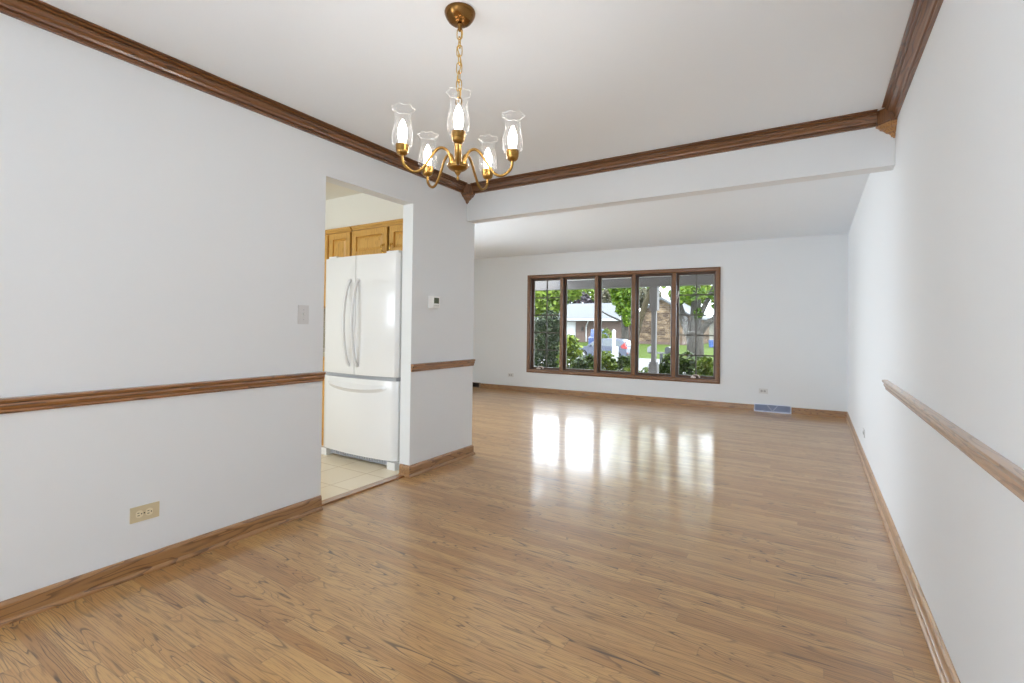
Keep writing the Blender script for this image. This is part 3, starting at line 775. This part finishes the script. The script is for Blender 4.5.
tag(obj('porch_floor', b, plain('porch_concrete', (.32, .31, .30, 1), .9, var=.12, scale=1.5)), 'concrete porch slab under the picture window', 'porch', kind='structure')

# porch
pc = empty('porch_roof', (-2.0, 9.2, 2.03), 0, 'taupe porch beam and soffit across the top of the window', 'porch roof')
b = B(); box(b, -5.6, 3.2, .72, .90, .0, .42); box(b, -5.6, 3.2, .70, .92, .36, .425); box(b, -5.6, 3.2, .708, .72, .0, .02); obj('beam', b, TAUPE, pc, bevel=.006)
b = B(); box(b, -2.75, 3.2, -.87, .70, .185, .21)
for k in range(9): box(b, -2.75, 3.2, -.80 + k * .165, -.795 + k * .165, .180, .186)
obj('soffit', b, SOFFIT, pc)
b = B(); box(b, -2.75, 3.2, -.87, 1.25, .43, .50); obj('deck', b, plain('roof_shingle', (.12, .11, .10, 1), .9), pc)
pp = empty('porch_post', (-2.79, 10.01, -.12), 0, 'taupe square porch post standing outside the fourth pane', 'post')
b = B(); box(b, -.045, .045, -.045, .045, .60, 1.66); obj('shaft', b, TAUPE, pp, bevel=.012)
b = B(); box(b, -.08, .08, -.08, .08, 1.66, 2.148); obj('capital', b, TAUPE, pp, bevel=.01)
b = B(); box(b, -.085, .085, -.085, .085, 0, .56); box(b, -.07, .07, -.07, .07, .56, .60); obj('plinth', b, TAUPE, pp, bevel=.01)

# foliage
def leaves(bm, blobs, size, rng, flat=.0):
    for (x, y, z, rx, ry, rz, n) in blobs:
        for _ in range(n):
            while True:
                p = Vector((rng.uniform(-1, 1), rng.uniform(-1, 1), rng.uniform(-1, 1)))
                L = p.length
                if L <= 1: break
            if rng.random() < .55 and L > .05: p *= (rng.uniform(.75, 1.0) / L)
            c = Vector((x + p.x * rx, y + p.y * ry, z + p.z * rz))
            u = Vector((rng.gauss(0, 1), rng.gauss(0, 1), rng.gauss(0, .7))).normalized()
            w = u.cross(Vector((rng.gauss(0, 1), rng.gauss(0, 1), rng.gauss(0, 1)))).normalized()
            s = size * rng.uniform(.6, 1.3)
            t = u * s * .5; q = w * s * .32
            try: bm.faces.new([bm.verts.new(v) for v in (c - t, c + q, c + t, c - q)])
            except ValueError: pass
def plant(name, label, cat, loc, blobs, size, lm, limbs=None, bm_=None, seed=1, group=None, trunkname='trunk'):
    r = empty(name, loc, 0, label, cat, group); rng = random.Random(seed)
    if limbs:
        b = B()
        for pts, rad in limbs:
            sp = spline(pts, 4); n = len(sp)
            rr = [rad[0] + (rad[1] - rad[0]) * i / (n - 1) for i in range(n)]
            tube(b, sp, rr, 10)
        obj(trunkname, b, bm_, r, smooth=True)
    b = B(); leaves(b, blobs, size, rng); obj('foliage', b, lm, r)
    return r
BARK_G = bark_mat('grey_bark', (.022, .019, .016, 1), (.075, .068, .060, 1))
BARK_O = bark_mat('olive_bark', (.022, .018, .010, 1), (.06, .05, .03, 1))
L_YEW = leaf_mat('yew_leaf', (.003, .007, .003, 1), (.022, .036, .007, 1), .5, .1)
L_SHR = leaf_mat('shrub_leaf', (.012, .032, .003, 1), (.17, .22, .015, 1), .5, .2)
L_SHRD = leaf_mat('dark_shrub_leaf', (.004, .011, .003, 1), (.055, .085, .008, 1), .5, .15)
L_LIME = leaf_mat('lime_leaf', (.035, .070, .005, 1), (.13, .165, .02, 1), .5, .3)
L_MAP = leaf_mat('maple_leaf', (.055, .10, .008, 1), (.18, .24, .035, 1), .5, .3)
L_MAP2 = leaf_mat('bright_maple_leaf', (.030, .075, .003, 1), (.13, .20, .014, 1), .5, .3)
L_PLUM = leaf_mat('plum_leaf', (.018, .015, .02, 1), (.075, .06, .07, 1), .5, .15)
L_OLV = leaf_mat('olive_leaf', (.04, .04, .022, 1), (.12, .11, .07, 1), .5, .2)

plant('yew_bush', 'tall dark evergreen bush outside the leftmost pane', 'bush', (-8.4, 16, -.62),
      [(0, 0, 1.05, .62, .55, 1.1, 3200), (0, 0, 1.15, .75, .7, 1.2, 3200), (.15, 0, 1.95, .42, .4, .48, 600), (.45, -.1, .9, .5, .5, .8, 700), (-.3, 0, 1.7, .4, .4, .5, 400)], .10, L_YEW,
      [([(0, 0, 0), (.03, 0, .6), (.0, 0, 1.4)], (.07, .03)), ([(0, 0, .3), (.2, 0, .9), (.3, 0, 1.5)], (.04, .02))], BARK_O, 3)
def shrub(x, y, ztop, w, lm, label, seed, n=420, zb=-.42, size=.115):
    h = ztop - zb
    blobs = [(0, 0, h * .55, w * .55, w * .5, h * .45, n)]
    rg = random.Random(seed)
    for k in range(4):
        blobs.append((rg.uniform(-.35, .35) * w, rg.uniform(-.25, .25) * w, h * rg.uniform(.62, .88), w * .26, w * .26, h * .16, n // 5))
    plant('shrub', label, 'shrub', (x, y, zb), blobs, size, lm,
          [([(0, 0, 0), (.02, 0, h * .4), (-.02, 0, h * .75)], (.025, .01)), ([(0, 0, 0), (.1 * w, .05, h * .4), (.25 * w, .05, h * .7)], (.02, .008)), ([(0, 0, 0), (-.12 * w, 0, h * .4), (-.25 * w, .02, h * .68)], (.02, .008))], BARK_O, seed, trunkname='stem')
shrub(-5.42, 11.6, .98, .66, L_SHR, 'leafy green shrub at the left edge of the second pane', 11, 520)
shrub(-4.46, 10.55, .55, .72, L_SHRD, 'low dark green shrub below the front of the blue car', 12, 460)
shrub(-4.28, 11.25, .62, .50, L_SHR, 'bright green shrub at left of the middle pane', 13, 420)
shrub(-4.04, 11.9, .49, .55, L_SHRD, 'darker green shrub below the white post in the middle pane', 14, 380)
shrub(-3.46, 10.5, .33, .40, L_SHR, 'small shrub at the right edge of the middle pane', 15, 260)
shrub(-3.30, 11.25, .32, .36, L_LIME, 'small lime green sprig left of the porch post', 16, 120, size=.075)
shrub(-2.72, 10.95, .60, .42, L_SHRD, 'dark shrub just right of the porch post', 17, 380)
shrub(-2.48, 11.8, .65, .56, L_SHRD, 'dark green shrub at left of the rightmost pane', 18, 520)
shrub(-1.90, 10.7, .58, .48, L_LIME, 'bright lime green shrub at right of the rightmost pane', 19, 420)

# mature tree at right
plant('maple_tree', 'large grey-barked tree with forked trunk in the rightmost pane', 'tree', (-3.76, 19, -.85),
      [(-.1, -.5, 3.35, .55, .5, .32, 150), (-.55, -.4, 3.1, .22, .3, .22, 60), (.75, .2, 3.3, .4, .5, .35, 120), (.85, 0, 2.85, .28, .4, .14, 45), (.15, -.2, 2.6, .14, .2, .18, 40),
       (0, 0, 6.2, 3.2, 2.6, 1.7, 1500), (-2.3, .4, 5.0, 1.3, 1.2, .9, 600), (2.4, .3, 5.0, 1.4, 1.2, .9, 600)], .20, L_MAP2,
      [([(0, 0, -.1), (0, 0, .7), (0, 0, 1.5), (-.02, 0, 1.95)], (.34, .28)),
       ([(-.05, 0, 1.45), (-.32, 0, 2.15), (-.62, 0, 2.95), (-1.0, 0, 4.6)], (.20, .12)),
       ([(0, 0, 1.7), (.0, .05, 2.6), (.02, .05, 3.6), (.05, 0, 5.6)], (.24, .11)),
       ([(.05, 0, 1.65), (.35, -.05, 2.15), (.75, -.05, 2.5), (1.7, 0, 3.3)], (.15, .07)),
       ([(.05, .05, 2.3), (.3, .05, 2.85), (.6, .05, 3.5), (1.1, 0, 4.8)], (.12, .06))], BARK_G, 21)
# tree behind the car
plant('maple_tree', 'bright green tree rising behind the parked blue car', 'tree', (-14.65, 43, -1.08),
      [(.0, -.4, 5.0, 1.1, 1.0, 1.0, 800), (-.5, -.4, 5.9, .9, .9, .6, 420), (.4, -.5, 3.5, .5, .6, 1.1, 340), (-.3, -.4, 4.0, .4, .5, .6, 160), (0, 0, 8.2, 3.0, 2.6, 2.4, 1300)], .42, L_MAP2,
      [([(0, 0, 0), (.05, 0, 1.6), (-.05, 0, 3.2), (.0, 0, 6.5)], (.42, .22)), ([(0, 0, 2.6), (.5, 0, 4.2), (.9, 0, 6.0)], (.16, .08)), ([(-.05, 0, 2.8), (-1.6, -.2, 3.5), (-2.9, -.3, 4.3)], (.10, .04))], BARK_G, 22)
plant('leaning_tree', 'dark leaning tree trunk left of the porch post', 'tree', (-9.70, 30, -1.22),
      [(1.6, 0, 5.3, 1.1, 1.0, .45, 150), (.2, .4, 5.4, .9, .8, .5, 110), (2.6, 0, 8.0, 2.4, 2.0, 1.9, 700)], .30, L_MAP,
      [([(0, 0, -.05), (.12, 0, 1.4), (.46, 0, 2.9), (1.10, 0, 4.65), (1.75, 0, 5.5), (2.6, 0, 7.5)], (.24, .14))], BARK_O, 23)
bgt = [((-24.2, 45, -.9), [(0, 0, 5.0, 2.8, 1.5, 1.9, 2600), (2.7, 0, 5.7, 1.6, 1.2, 1.0, 900)], L_MAP, 'light green maple showing over the evergreen bush'),
       ((-28.2, 63, -.45), [(0, 0, 4.9, 1.9, 1.5, 1.9, 1500), (1.9, .5, 4.3, .9, 1, 1.1, 500)], L_PLUM, 'purple-leaved tree behind the grey house roof'),
       ((-27.0, 69, -.4), [(0, 0, 6.6, 3.6, 2, 1.8, 2400), (3.6, 0, 6.6, 2.4, 1.6, 1.6, 1300)], L_MAP, 'pale green treetop behind the purple tree'),
       ((-23.2, 62, -.45), [(0, 0, 5.4, 1.6, 1.2, 1.7, 1000)], L_OLV, 'grey-olive tree behind the house roof in the middle pane'),
       ((-18.8, 64, -.45), [(0, 0, 5.6, 2.0, 1.3, 1.6, 1100)], L_OLV, 'olive tree between the two brick houses'),
       ((-13.2, 64, -.45), [(0, 0, 6.2, 2.8, 1.5, 1.8, 1900)], L_MAP, 'light green treetop right of the porch post'),
       ((-9.6, 78, -.4), [(0, 0, 5.0, 2.2, 1.5, 2.0, 500)], L_MAP, 'light green tree beyond the cream house')]
for i, (loc, bl, lm, lab) in enumerate(bgt):
    zt = bl[0][2]
    plant('street_tree', lab, 'tree', loc, bl, .5, lm, [([(0, 0, -.1), (.1, 0, zt * .4), (0, 0, zt)], (.25, .1)), ([(0, 0, zt * .5), (.6, 0, zt * .8), (1.0, 0, zt * 1.1)], (.10, .05)), ([(0, 0, zt * .5), (-.6, 0, zt * .8), (-1.0, 0, zt * 1.1)], (.10, .05))], BARK_G, 40 + i)
plant('lime_bush', 'yellow-green bush behind the white post', 'bush', (-15.75, 41.4, -1.22), [(0, 0, 1.4, .62, .5, 1.05, 420)], .22, L_LIME, [([(0, 0, -.1), (0, 0, 1.0)], (.06, .03))], BARK_O, 61, trunkname='stem')

# houses
BRK1 = brick_mat('pink_brown_brick', (.085, .055, .045, 1), (.11, .073, .06, 1), (.13, .11, .10, 1))
BRK2 = brick_mat('mixed_tan_brick', (.19, .135, .085, 1), (.045, .030, .022, 1), (.24, .21, .18, 1), .60, .22, .8)
ROOF_L = plain('pale_grey_shingle', (.080, .083, .088, 1), .9, var=.15, scale=4)
TRIMW = plain('white_house_trim', (.36, .36, .36, 1), .6, var=.02)
def gable_box(bm, x0, x1, y0, y1, z0, z1): box(bm, x0, x1, y0, y1, z0, z1)
h = empty('brick_house', (-23.0, 52, -.5), 0, 'brick house with pale grey roof and white garage door', 'house')
b = B(); box(b, -9, 5.8, 0, 9, -.2, 2.5); obj('wall', b, BRK1, h)
b = B()
e = [(-9.6, -.7, 2.72), (6.05, -.7, 2.72), (6.05, 9.7, 2.72), (-9.6, 9.7, 2.72)]; rdg = [(-5.0, 4.5, 4.75), (2.2, 4.5, 4.75)]
E_ = [b.verts.new(v) for v in e]; R_ = [b.verts.new(v) for v in rdg]
b.faces.new((E_[0], E_[1], R_[1], R_[0])); b.faces.new((E_[1], E_[2], R_[1])); b.faces.new((E_[2], E_[3], R_[0], R_[1])); b.faces.new((E_[3], E_[0], R_[0])); b.faces.new(E_[::-1])
obj('roof', b, ROOF_L, h)
b = B(); box(b, -9.6, 6.05, -.74, -.55, 2.5, 2.74); box(b, -9.6, 6.05, -.6, 0, 2.48, 2.52); obj('fascia', b, TRIMW, h)
b = B(); box(b, -4.6, -.6, -.08, 0, -.02, 2.4)
for k in range(4): box(b, -4.5, -.7, -.11, -.08, .05 + k * .6, .58 + k * .6)
obj('garage_door', b, TRIMW, h)
b = B(); tube(b, [(1.2, -.6, 2.45), (1.0, -.35, 2.2), (.75, -.1, 1.9), (.75, -.08, .1)], .07, 8); obj('downspout', b, TRIMW, h)
b = B(); box(b, .15, .35, -.16, 0, 1.35, 1.75); tube(b, [(.25, -.05, 1.75), (.25, -.18, 1.85)], .03, 6); obj('wall_lantern', b, DARK, h)

h = empty('brick_house', (-13.6, 52, -.42), 0, 'gabled house of mixed tan brick behind the porch post', 'house')
b = B(); prism(b, [(-3.1, -.3), (3.1, -.3), (3.1, 2.75), (-.1, 4.75), (-3.1, 2.75)], 0, 9); obj('wall', b, BRK2, h)
b = B(); prism(b, [(-3.28, 2.70), (-.1, 4.72), (3.3, 2.62), (3.3, 2.82), (-.1, 4.95), (-3.28, 2.90)], -.3, 9.4); obj('roof', b, ROOF_L, h)
b = B(); box(b, -3.1, 3.1, -.12, 0, -.3, .25); obj('stone_base', b, plain('reddish_stone', (.09, .06, .05, 1), .9, var=.2, scale=5), h)
h = empty('cream_house', (-9.9, 63, -.5), 0, 'cream sided house at the far right of the view', 'house')
b = B(); box(b, -1.6, 9, 0, 8, -.2, 2.6); obj('wall', b, plain('cream_siding', (.26, .245, .20, 1), .7, var=.04), h)
b = B(); prism(b, [(-2.1, 2.5), (3.7, 5.2), (9.5, 2.5)], -.5, 8.5); obj('roof', b, ROOF_L, h)
b = B(); box(b, .4, 2.4, -.08, 0, 0, 2.1); obj('garage_door', b, TRIMW, h)

# cars
CARB = plain('slate_blue_car_paint', (.040, .047, .072, 1), .35, 0, coat=.15, var=.03)
CARG = plain('car_glass', (.06, .07, .075, 1), .12, spec=.4)
TYRE = plain('tyre_rubber', (.02, .02, .02, 1), .8)
RIM = plain('alloy_rim', (.35, .35, .36, 1), .3, .7)
REDL = plain('red_tail_light', (.22, .010, .008, 1), .3)
def wheel(parent, x, y, r=.36, side=-1):
    def disc(bm, prof):
        rings = []
        for rr, yy in prof: rings.append([bm.verts.new((x + rr * math.cos(2 * PI * k / 24), y + yy, r + rr * math.sin(2 * PI * k / 24))) for k in range(24)])
        for a, c in zip(rings, rings[1:]):
            for k in range(24): bm.faces.new((a[k], a[(k + 1) % 24], c[(k + 1) % 24], c[k]))
        bm.faces.new(rings[0]); bm.faces.new(rings[-1]); bmesh.ops.recalc_face_normals(bm, faces=bm.faces)
    b = B(); disc(b, [(r * .62, -.10), (r * .9, -.11), (r, -.08), (r, .08), (r * .9, .11), (r * .62, .10)]); wv = obj('wheel', b, TYRE, parent, smooth=True, autos=.6)
    b = B(); disc(b, [(r * .15, side * .125), (r * .3, side * .115), (r * .62, side * .112), (r * .62, side * .09)]); obj('hubcap', b, RIM, wv)
def smooth_poly(p): return p
def suv(loc, rz, label):
    r = empty('parked_car', loc, rz, label, 'car')
    # local: front at -x
    low = [(-2.18, .42), (-2.22, .62), (-2.15, .84), (-1.75, .97), (-1.02, 1.06), (2.12, 1.10), (2.20, .95), (2.24, .62), (2.16, .38)]
    arches = []
    def arch(cx):
        return [(cx + .44 * math.cos(a), .36 + .44 * math.sin(a)) for a in [PI * k / 10 for k in range(11)]]
    bot = [(2.16, .30)] + [(x, max(z, .28)) for x, z in arch(1.38)] + [(.9, .26), (-.9, .26)] + [(x, max(z, .28)) for x, z in arch(-1.40)] + [(-2.18, .30)]
    b = B(); prism(b, low + bot[:], -.90, .90)
    obj('body', b, CARB, r, bevel=.02)
    roofp = [(-1.05, 1.06), (-.42, 1.52), (-.1, 1.64), (.6, 1.69), (1.55, 1.64), (1.95, 1.50), (2.14, 1.10)]
    b = B(); A = [b.verts.new((x, -.88 + .14 * (z - 1.06) / .63, z)) for x, z in roofp]; C = [b.verts.new((x, .88 - .14 * (z - 1.06) / .63, z)) for x, z in roofp]
    b.faces.new(A); b.faces.new(C[::-1])
    for i in range(len(A)): b.faces.new((A[i], C[i], C[(i + 1) % len(A)], A[(i + 1) % len(A)]))
    bmesh.ops.recalc_face_normals(b, faces=b.faces); obj('cabin', b, CARB, r, bevel=.03)
    for s in (-1, 1):
        for poly in ([(-.86, 1.10), (-.36, 1.47), (.22, 1.57), (.22, 1.11)], [(.30, 1.11), (.30, 1.575), (1.10, 1.56), (1.10, 1.11)], [(1.18, 1.12), (1.18, 1.55), (1.55, 1.52), (1.80, 1.16)]):
            b = B(); yv = lambda z: s * (.895 - .14 * (z - 1.06) / .63)
            V1 = [b.verts.new((x, yv(z), z)) for x, z in poly]; V2 = [b.verts.new((x, yv(z) - s * .02, z)) for x, z in poly]
            b.faces.new(V1); b.faces.new(V2[::-1])
            for i in range(len(V1)): b.faces.new((V1[i], V2[i], V2[(i + 1) % len(V1)], V1[(i + 1) % len(V1)]))
            bmesh.ops.recalc_face_normals(b, faces=b.faces); obj('side_window', b, CARG, r)
        b = B(); prism(b, [(1.86, .98), (1.78, 1.14), (2.08, 1.42), (2.16, 1.16), (2.27, 1.08), (2.25, .94)], s * .80, s * .915); tag(obj('tail_light', b, REDL, r), 'red wraparound tail light')
        b = B(); box(b, 2.20, 2.27, s * .62, s * .86, .60, .66); obj('reflector', b, REDL, r)
        b = B(); box(b, -.85, -.66, s * .92, s * 1.05, 1.08, 1.20); obj('wing_mirror', b, CARB, r, bevel=.03)
        b = B(); prism(b, [(-2.20, .72), (-2.14, .84), (-1.78, .92), (-1.86, .78)], s * .6, s * .912); obj('headlight', b, plain('headlight', (.7, .7, .7, 1), .15), r)
        for x in (-1.40, 1.38): wheel(r, x, s * .80, .36, s)
    b = B(); prism(b, [(2.00, 1.47), (2.13, 1.15), (2.16, 1.15), (2.03, 1.48)], -.62, .62); obj('rear_window', b, CARG, r)
    b = B(); box(b, 2.10, 2.30, -.86, .86, .36, .58); obj('rear_bumper', b, plain('black_bumper', (.03, .03, .035, 1), .5), r, bevel=.03)
    return r
suv((-13.95, 36.0, -1.302), math.radians(-3), 'slate blue car with red tail lights parked on the street')
def pickup(loc, label):
    r = empty('parked_truck', loc, PI / 2 + .35, label, 'truck'); m = plain('bright_blue_paint', (.018, .04, .13, 1), .35, coat=.2)
    b = B(); prism(b, [(-2.6, .45), (-2.6, 1.1), (-1.2, 1.2), (2.6, 1.2), (2.6, .45)], -.95, .95); obj('body', b, m, r, bevel=.04)
    b = B(); prism(b, [(-1.3, 1.2), (-.7, 1.9), (.9, 1.9), (1.1, 1.2)], -.82, .82); obj('cab', b, m, r, bevel=.05)
    for s in (-1, 1):
        b = B(); prism(b, [(-.95, 1.25), (-.58, 1.80), (.08, 1.80), (.08, 1.25)], s * .80, s * .835); obj('side_window', b, CARG, r)
        b = B(); prism(b, [(.16, 1.25), (.16, 1.80), (.80, 1.80), (.92, 1.25)], s * .80, s * .835); obj('side_window', b, CARG, r)
        for x in (-1.7, 1.7): wheel(r, x, s * .86, .38, s)
    b = B(); box(b, -.68, -.5, -.6, .6, 1.9, 1.96); obj('roof_rack', b, TRIMW, r)
    return r
pickup((-18.5, 46.5, -.86), 'bright blue truck standing behind the slate blue car')

# white post, mailboxes, bin
wp = empty('white_post', (-8.02, 22.0, -.98), 0, 'white wooden yard post in front of the blue car', 'post')
b = B(); box(b, -.065, .065, -.065, .065, .0, 1.98); obj('shaft', b, TRIMW, wp, bevel=.01)
b = B(); prism(b, [(-.09, 1.98), (.09, 1.98), (.0, 2.10)], -.09, .09); obj('cap', b, TRIMW, wp)
b = B(); box(b, .07, .22, -.03, .03, .78, 1.30); obj('side_panel', b, TRIMW, wp, bevel=.005)
b = B(); box(b, -.14, .14, -.12, .12, 0, .9); box(b, -.10, .10, -.10, .10, .9, .96); obj('plinth', b, TRIMW, wp, bevel=.01)
mb = empty('mailbox_stand', (-4.74, 18.0, -.80), 0, 'dark post with two rounded mailboxes on a crossbar', 'mailbox')
b = B(); box(b, -.05, .05, -.05, .05, 0, 1.08); obj('post', b, plain('dark_post', (.03, .03, .035, 1), .6), mb)
b = B(); box(b, -.48, .40, -.06, .06, 1.05, 1.11); obj('crossbar', b, plain('grey_crossbar', (.10, .10, .10, 1), .6), mb)
for x, m in ((-.36, plain('grey_mailbox', (.14, .14, .15, 1), .35, .4)), (.28, plain('black_mailbox', (.025, .025, .03, 1), .35))):
    b = B(); pr = [(x - .10, 1.11), (x + .10, 1.11)] + [(x + .10 * math.cos(PI * k / 8), 1.23 + .09 * math.sin(PI * k / 8)) for k in range(9)]
    prism(b, pr, -.24, .24); bx = obj('mailbox_shell', b, m, mb)
    b = B(); box(b, x + .10, x + .115, -.1, -.08, 1.2, 1.34); box(b, x + .10, x + .115, -.1, 0, 1.30, 1.34); obj('flag', b, REDL, bx)
bn = empty('waste_bin', (-8.40, 50.3, -.62), 0, 'small blue bin on the lawn at the far right of the view', 'bin')
mblue = plain('blue_bin_plastic', (.015, .05, .18, 1), .45)
b = B(); prism(b, [(-.20, .06), (.20, .06), (.27, .68), (-.27, .68)], -.3, .3); obj('body', b, mblue, bn, bevel=.02)
b = B(); prism(b, [(-.29, .68), (.29, .68), (.25, .76), (-.25, .76)], -.34, .34); obj('lid', b, mblue, bn, bevel=.02)
for s in (-1, 1):
    b = B(); tube(b, [(s * .28 - .03, .26, .12), (s * .28 + .03, .26, .12)], .12, 12); obj('wheel', b, TYRE, bn)

# ------------------------------------------------------------------ light
wd = bpy.data.worlds.new('World'); scene.world = wd; wd.use_nodes = True
nt = wd.node_tree; bg = nt.nodes['Background']; bg.inputs[0].default_value = (.87, .96, 1.055, 1); bg.inputs[1].default_value = 7.2
def light(name, kind, loc, energy, color=(1, 1, 1), **kw):
    l = bpy.data.lights.new(name, kind); l.energy = energy; l.color = color
    for k, v in kw.items():
        if k == 'portal': l.cycles.is_portal = v
        else: setattr(l, k, v)
    o = bpy.data.objects.new(name, l); COL.objects.link(o); o.location = loc; o['kind'] = 'helper'; return o
s = light('sun', 'SUN', (0, 0, 30), 4.0, (1, .96, .88), angle=.03); s.rotation_euler = Vector((-.45, .42, -.80)).to_track_quat('-Z', 'Y').to_euler()
def portal(name, loc, sx, sy, direction):
    o = light(name, 'AREA', loc, 1, shape='RECTANGLE', size=sx, size_y=sy, portal=True)
    o.rotation_euler = Vector(direction).to_track_quat('-Z', 'Z').to_euler(); return o
portal('front_window_portal', bk((OX0 + OX1) / 2, .21, (OZ0 + OZ1) / 2), OX1 - OX0, OZ1 - OZ0, (math.sin(ANG), -math.cos(ANG), 0))
portal('added_rear_window_portal', ((RX0 + RX1) / 2, YREAR - .16, (RZ0 + RZ1) / 2), RX1 - RX0, RZ1 - RZ0, (0, 1, 0))
portal('added_kitchen_window_portal', ((KW[0] + KW[1]) / 2, -1.36, (KW[2] + KW[3]) / 2), KW[1] - KW[0], KW[3] - KW[2], (0, 1, 0))
def fill_light(name, loc, sx, sy, direction, e, c=(1, 1, 1)):
    o = light(name, 'AREA', loc, e, c, shape='RECTANGLE', size=sx, size_y=sy)
    o.rotation_euler = Vector(direction).to_track_quat('-Z', 'Z').to_euler(); return o
fill_light('left_fill_light', (XL + .02, (SY0 + SY1) / 2, (SZ0 + SZ1) / 2), SY1 - SY0, SZ1 - SZ0, (1, 0, 0), 72, (.905, .98, 1.065))  # added area lamp in the side opening, fills the right wall
fill_light('side_fill_light', (XLL + .02, (LY0 + LY1) / 2, (LZ0 + LZ1) / 2), LY1 - LY0, LZ1 - LZ0, (1, 0, 0), 41, (.91, .975, 1.05)).data.spread = math.radians(95)  # added area lamp, lifts the living room ceiling and walls
kl = light('kitchen_ceiling_lamp', 'AREA', (-3.7, .4, ZCK - .03), 14, (1, .985, .975), shape='RECTANGLE', size=1.2, size_y=.6)

# ------------------------------------------------------------------ camera
cam = bpy.data.cameras.new('camera'); co = bpy.data.objects.new('camera', cam); COL.objects.link(co)
f, TH, PT, RO, CYP = 484.93, .55694, .013180, .012181, 320.75
cam.sensor_width = 36; cam.lens = f * 36 / 1024; cam.shift_y = -(341.5 - CYP) / 1024; cam.clip_end = 500; cam.clip_start = .02
r_ = Vector((math.cos(TH), math.sin(TH), 0)); d_ = Vector((-math.sin(TH), math.cos(TH), 0)); z_ = Vector((0, 0, 1))
fw = d_ * math.cos(PT) + z_ * math.sin(PT); up0 = -d_ * math.sin(PT) + z_ * math.cos(PT)
rt = r_ * math.cos(RO) + up0 * math.sin(RO); up = -r_ * math.sin(RO) + up0 * math.cos(RO)
M = Matrix((rt, up, -fw)).transposed().to_4x4(); M.translation = (0, 0, 1.16); co.matrix_world = M
scene.camera = co
vs = scene.view_settings; vs.view_transform = 'Standard'; vs.look = 'None'; vs.gamma = 1; vs.use_curve_mapping = False; vs.exposure = 0.20
scene.cycles.max_bounces = 14; scene.cycles.diffuse_bounces = 8; scene.cycles.transparent_max_bounces = 24; scene.cycles.use_denoising = True
scene.cycles.sample_clamp_indirect = 8
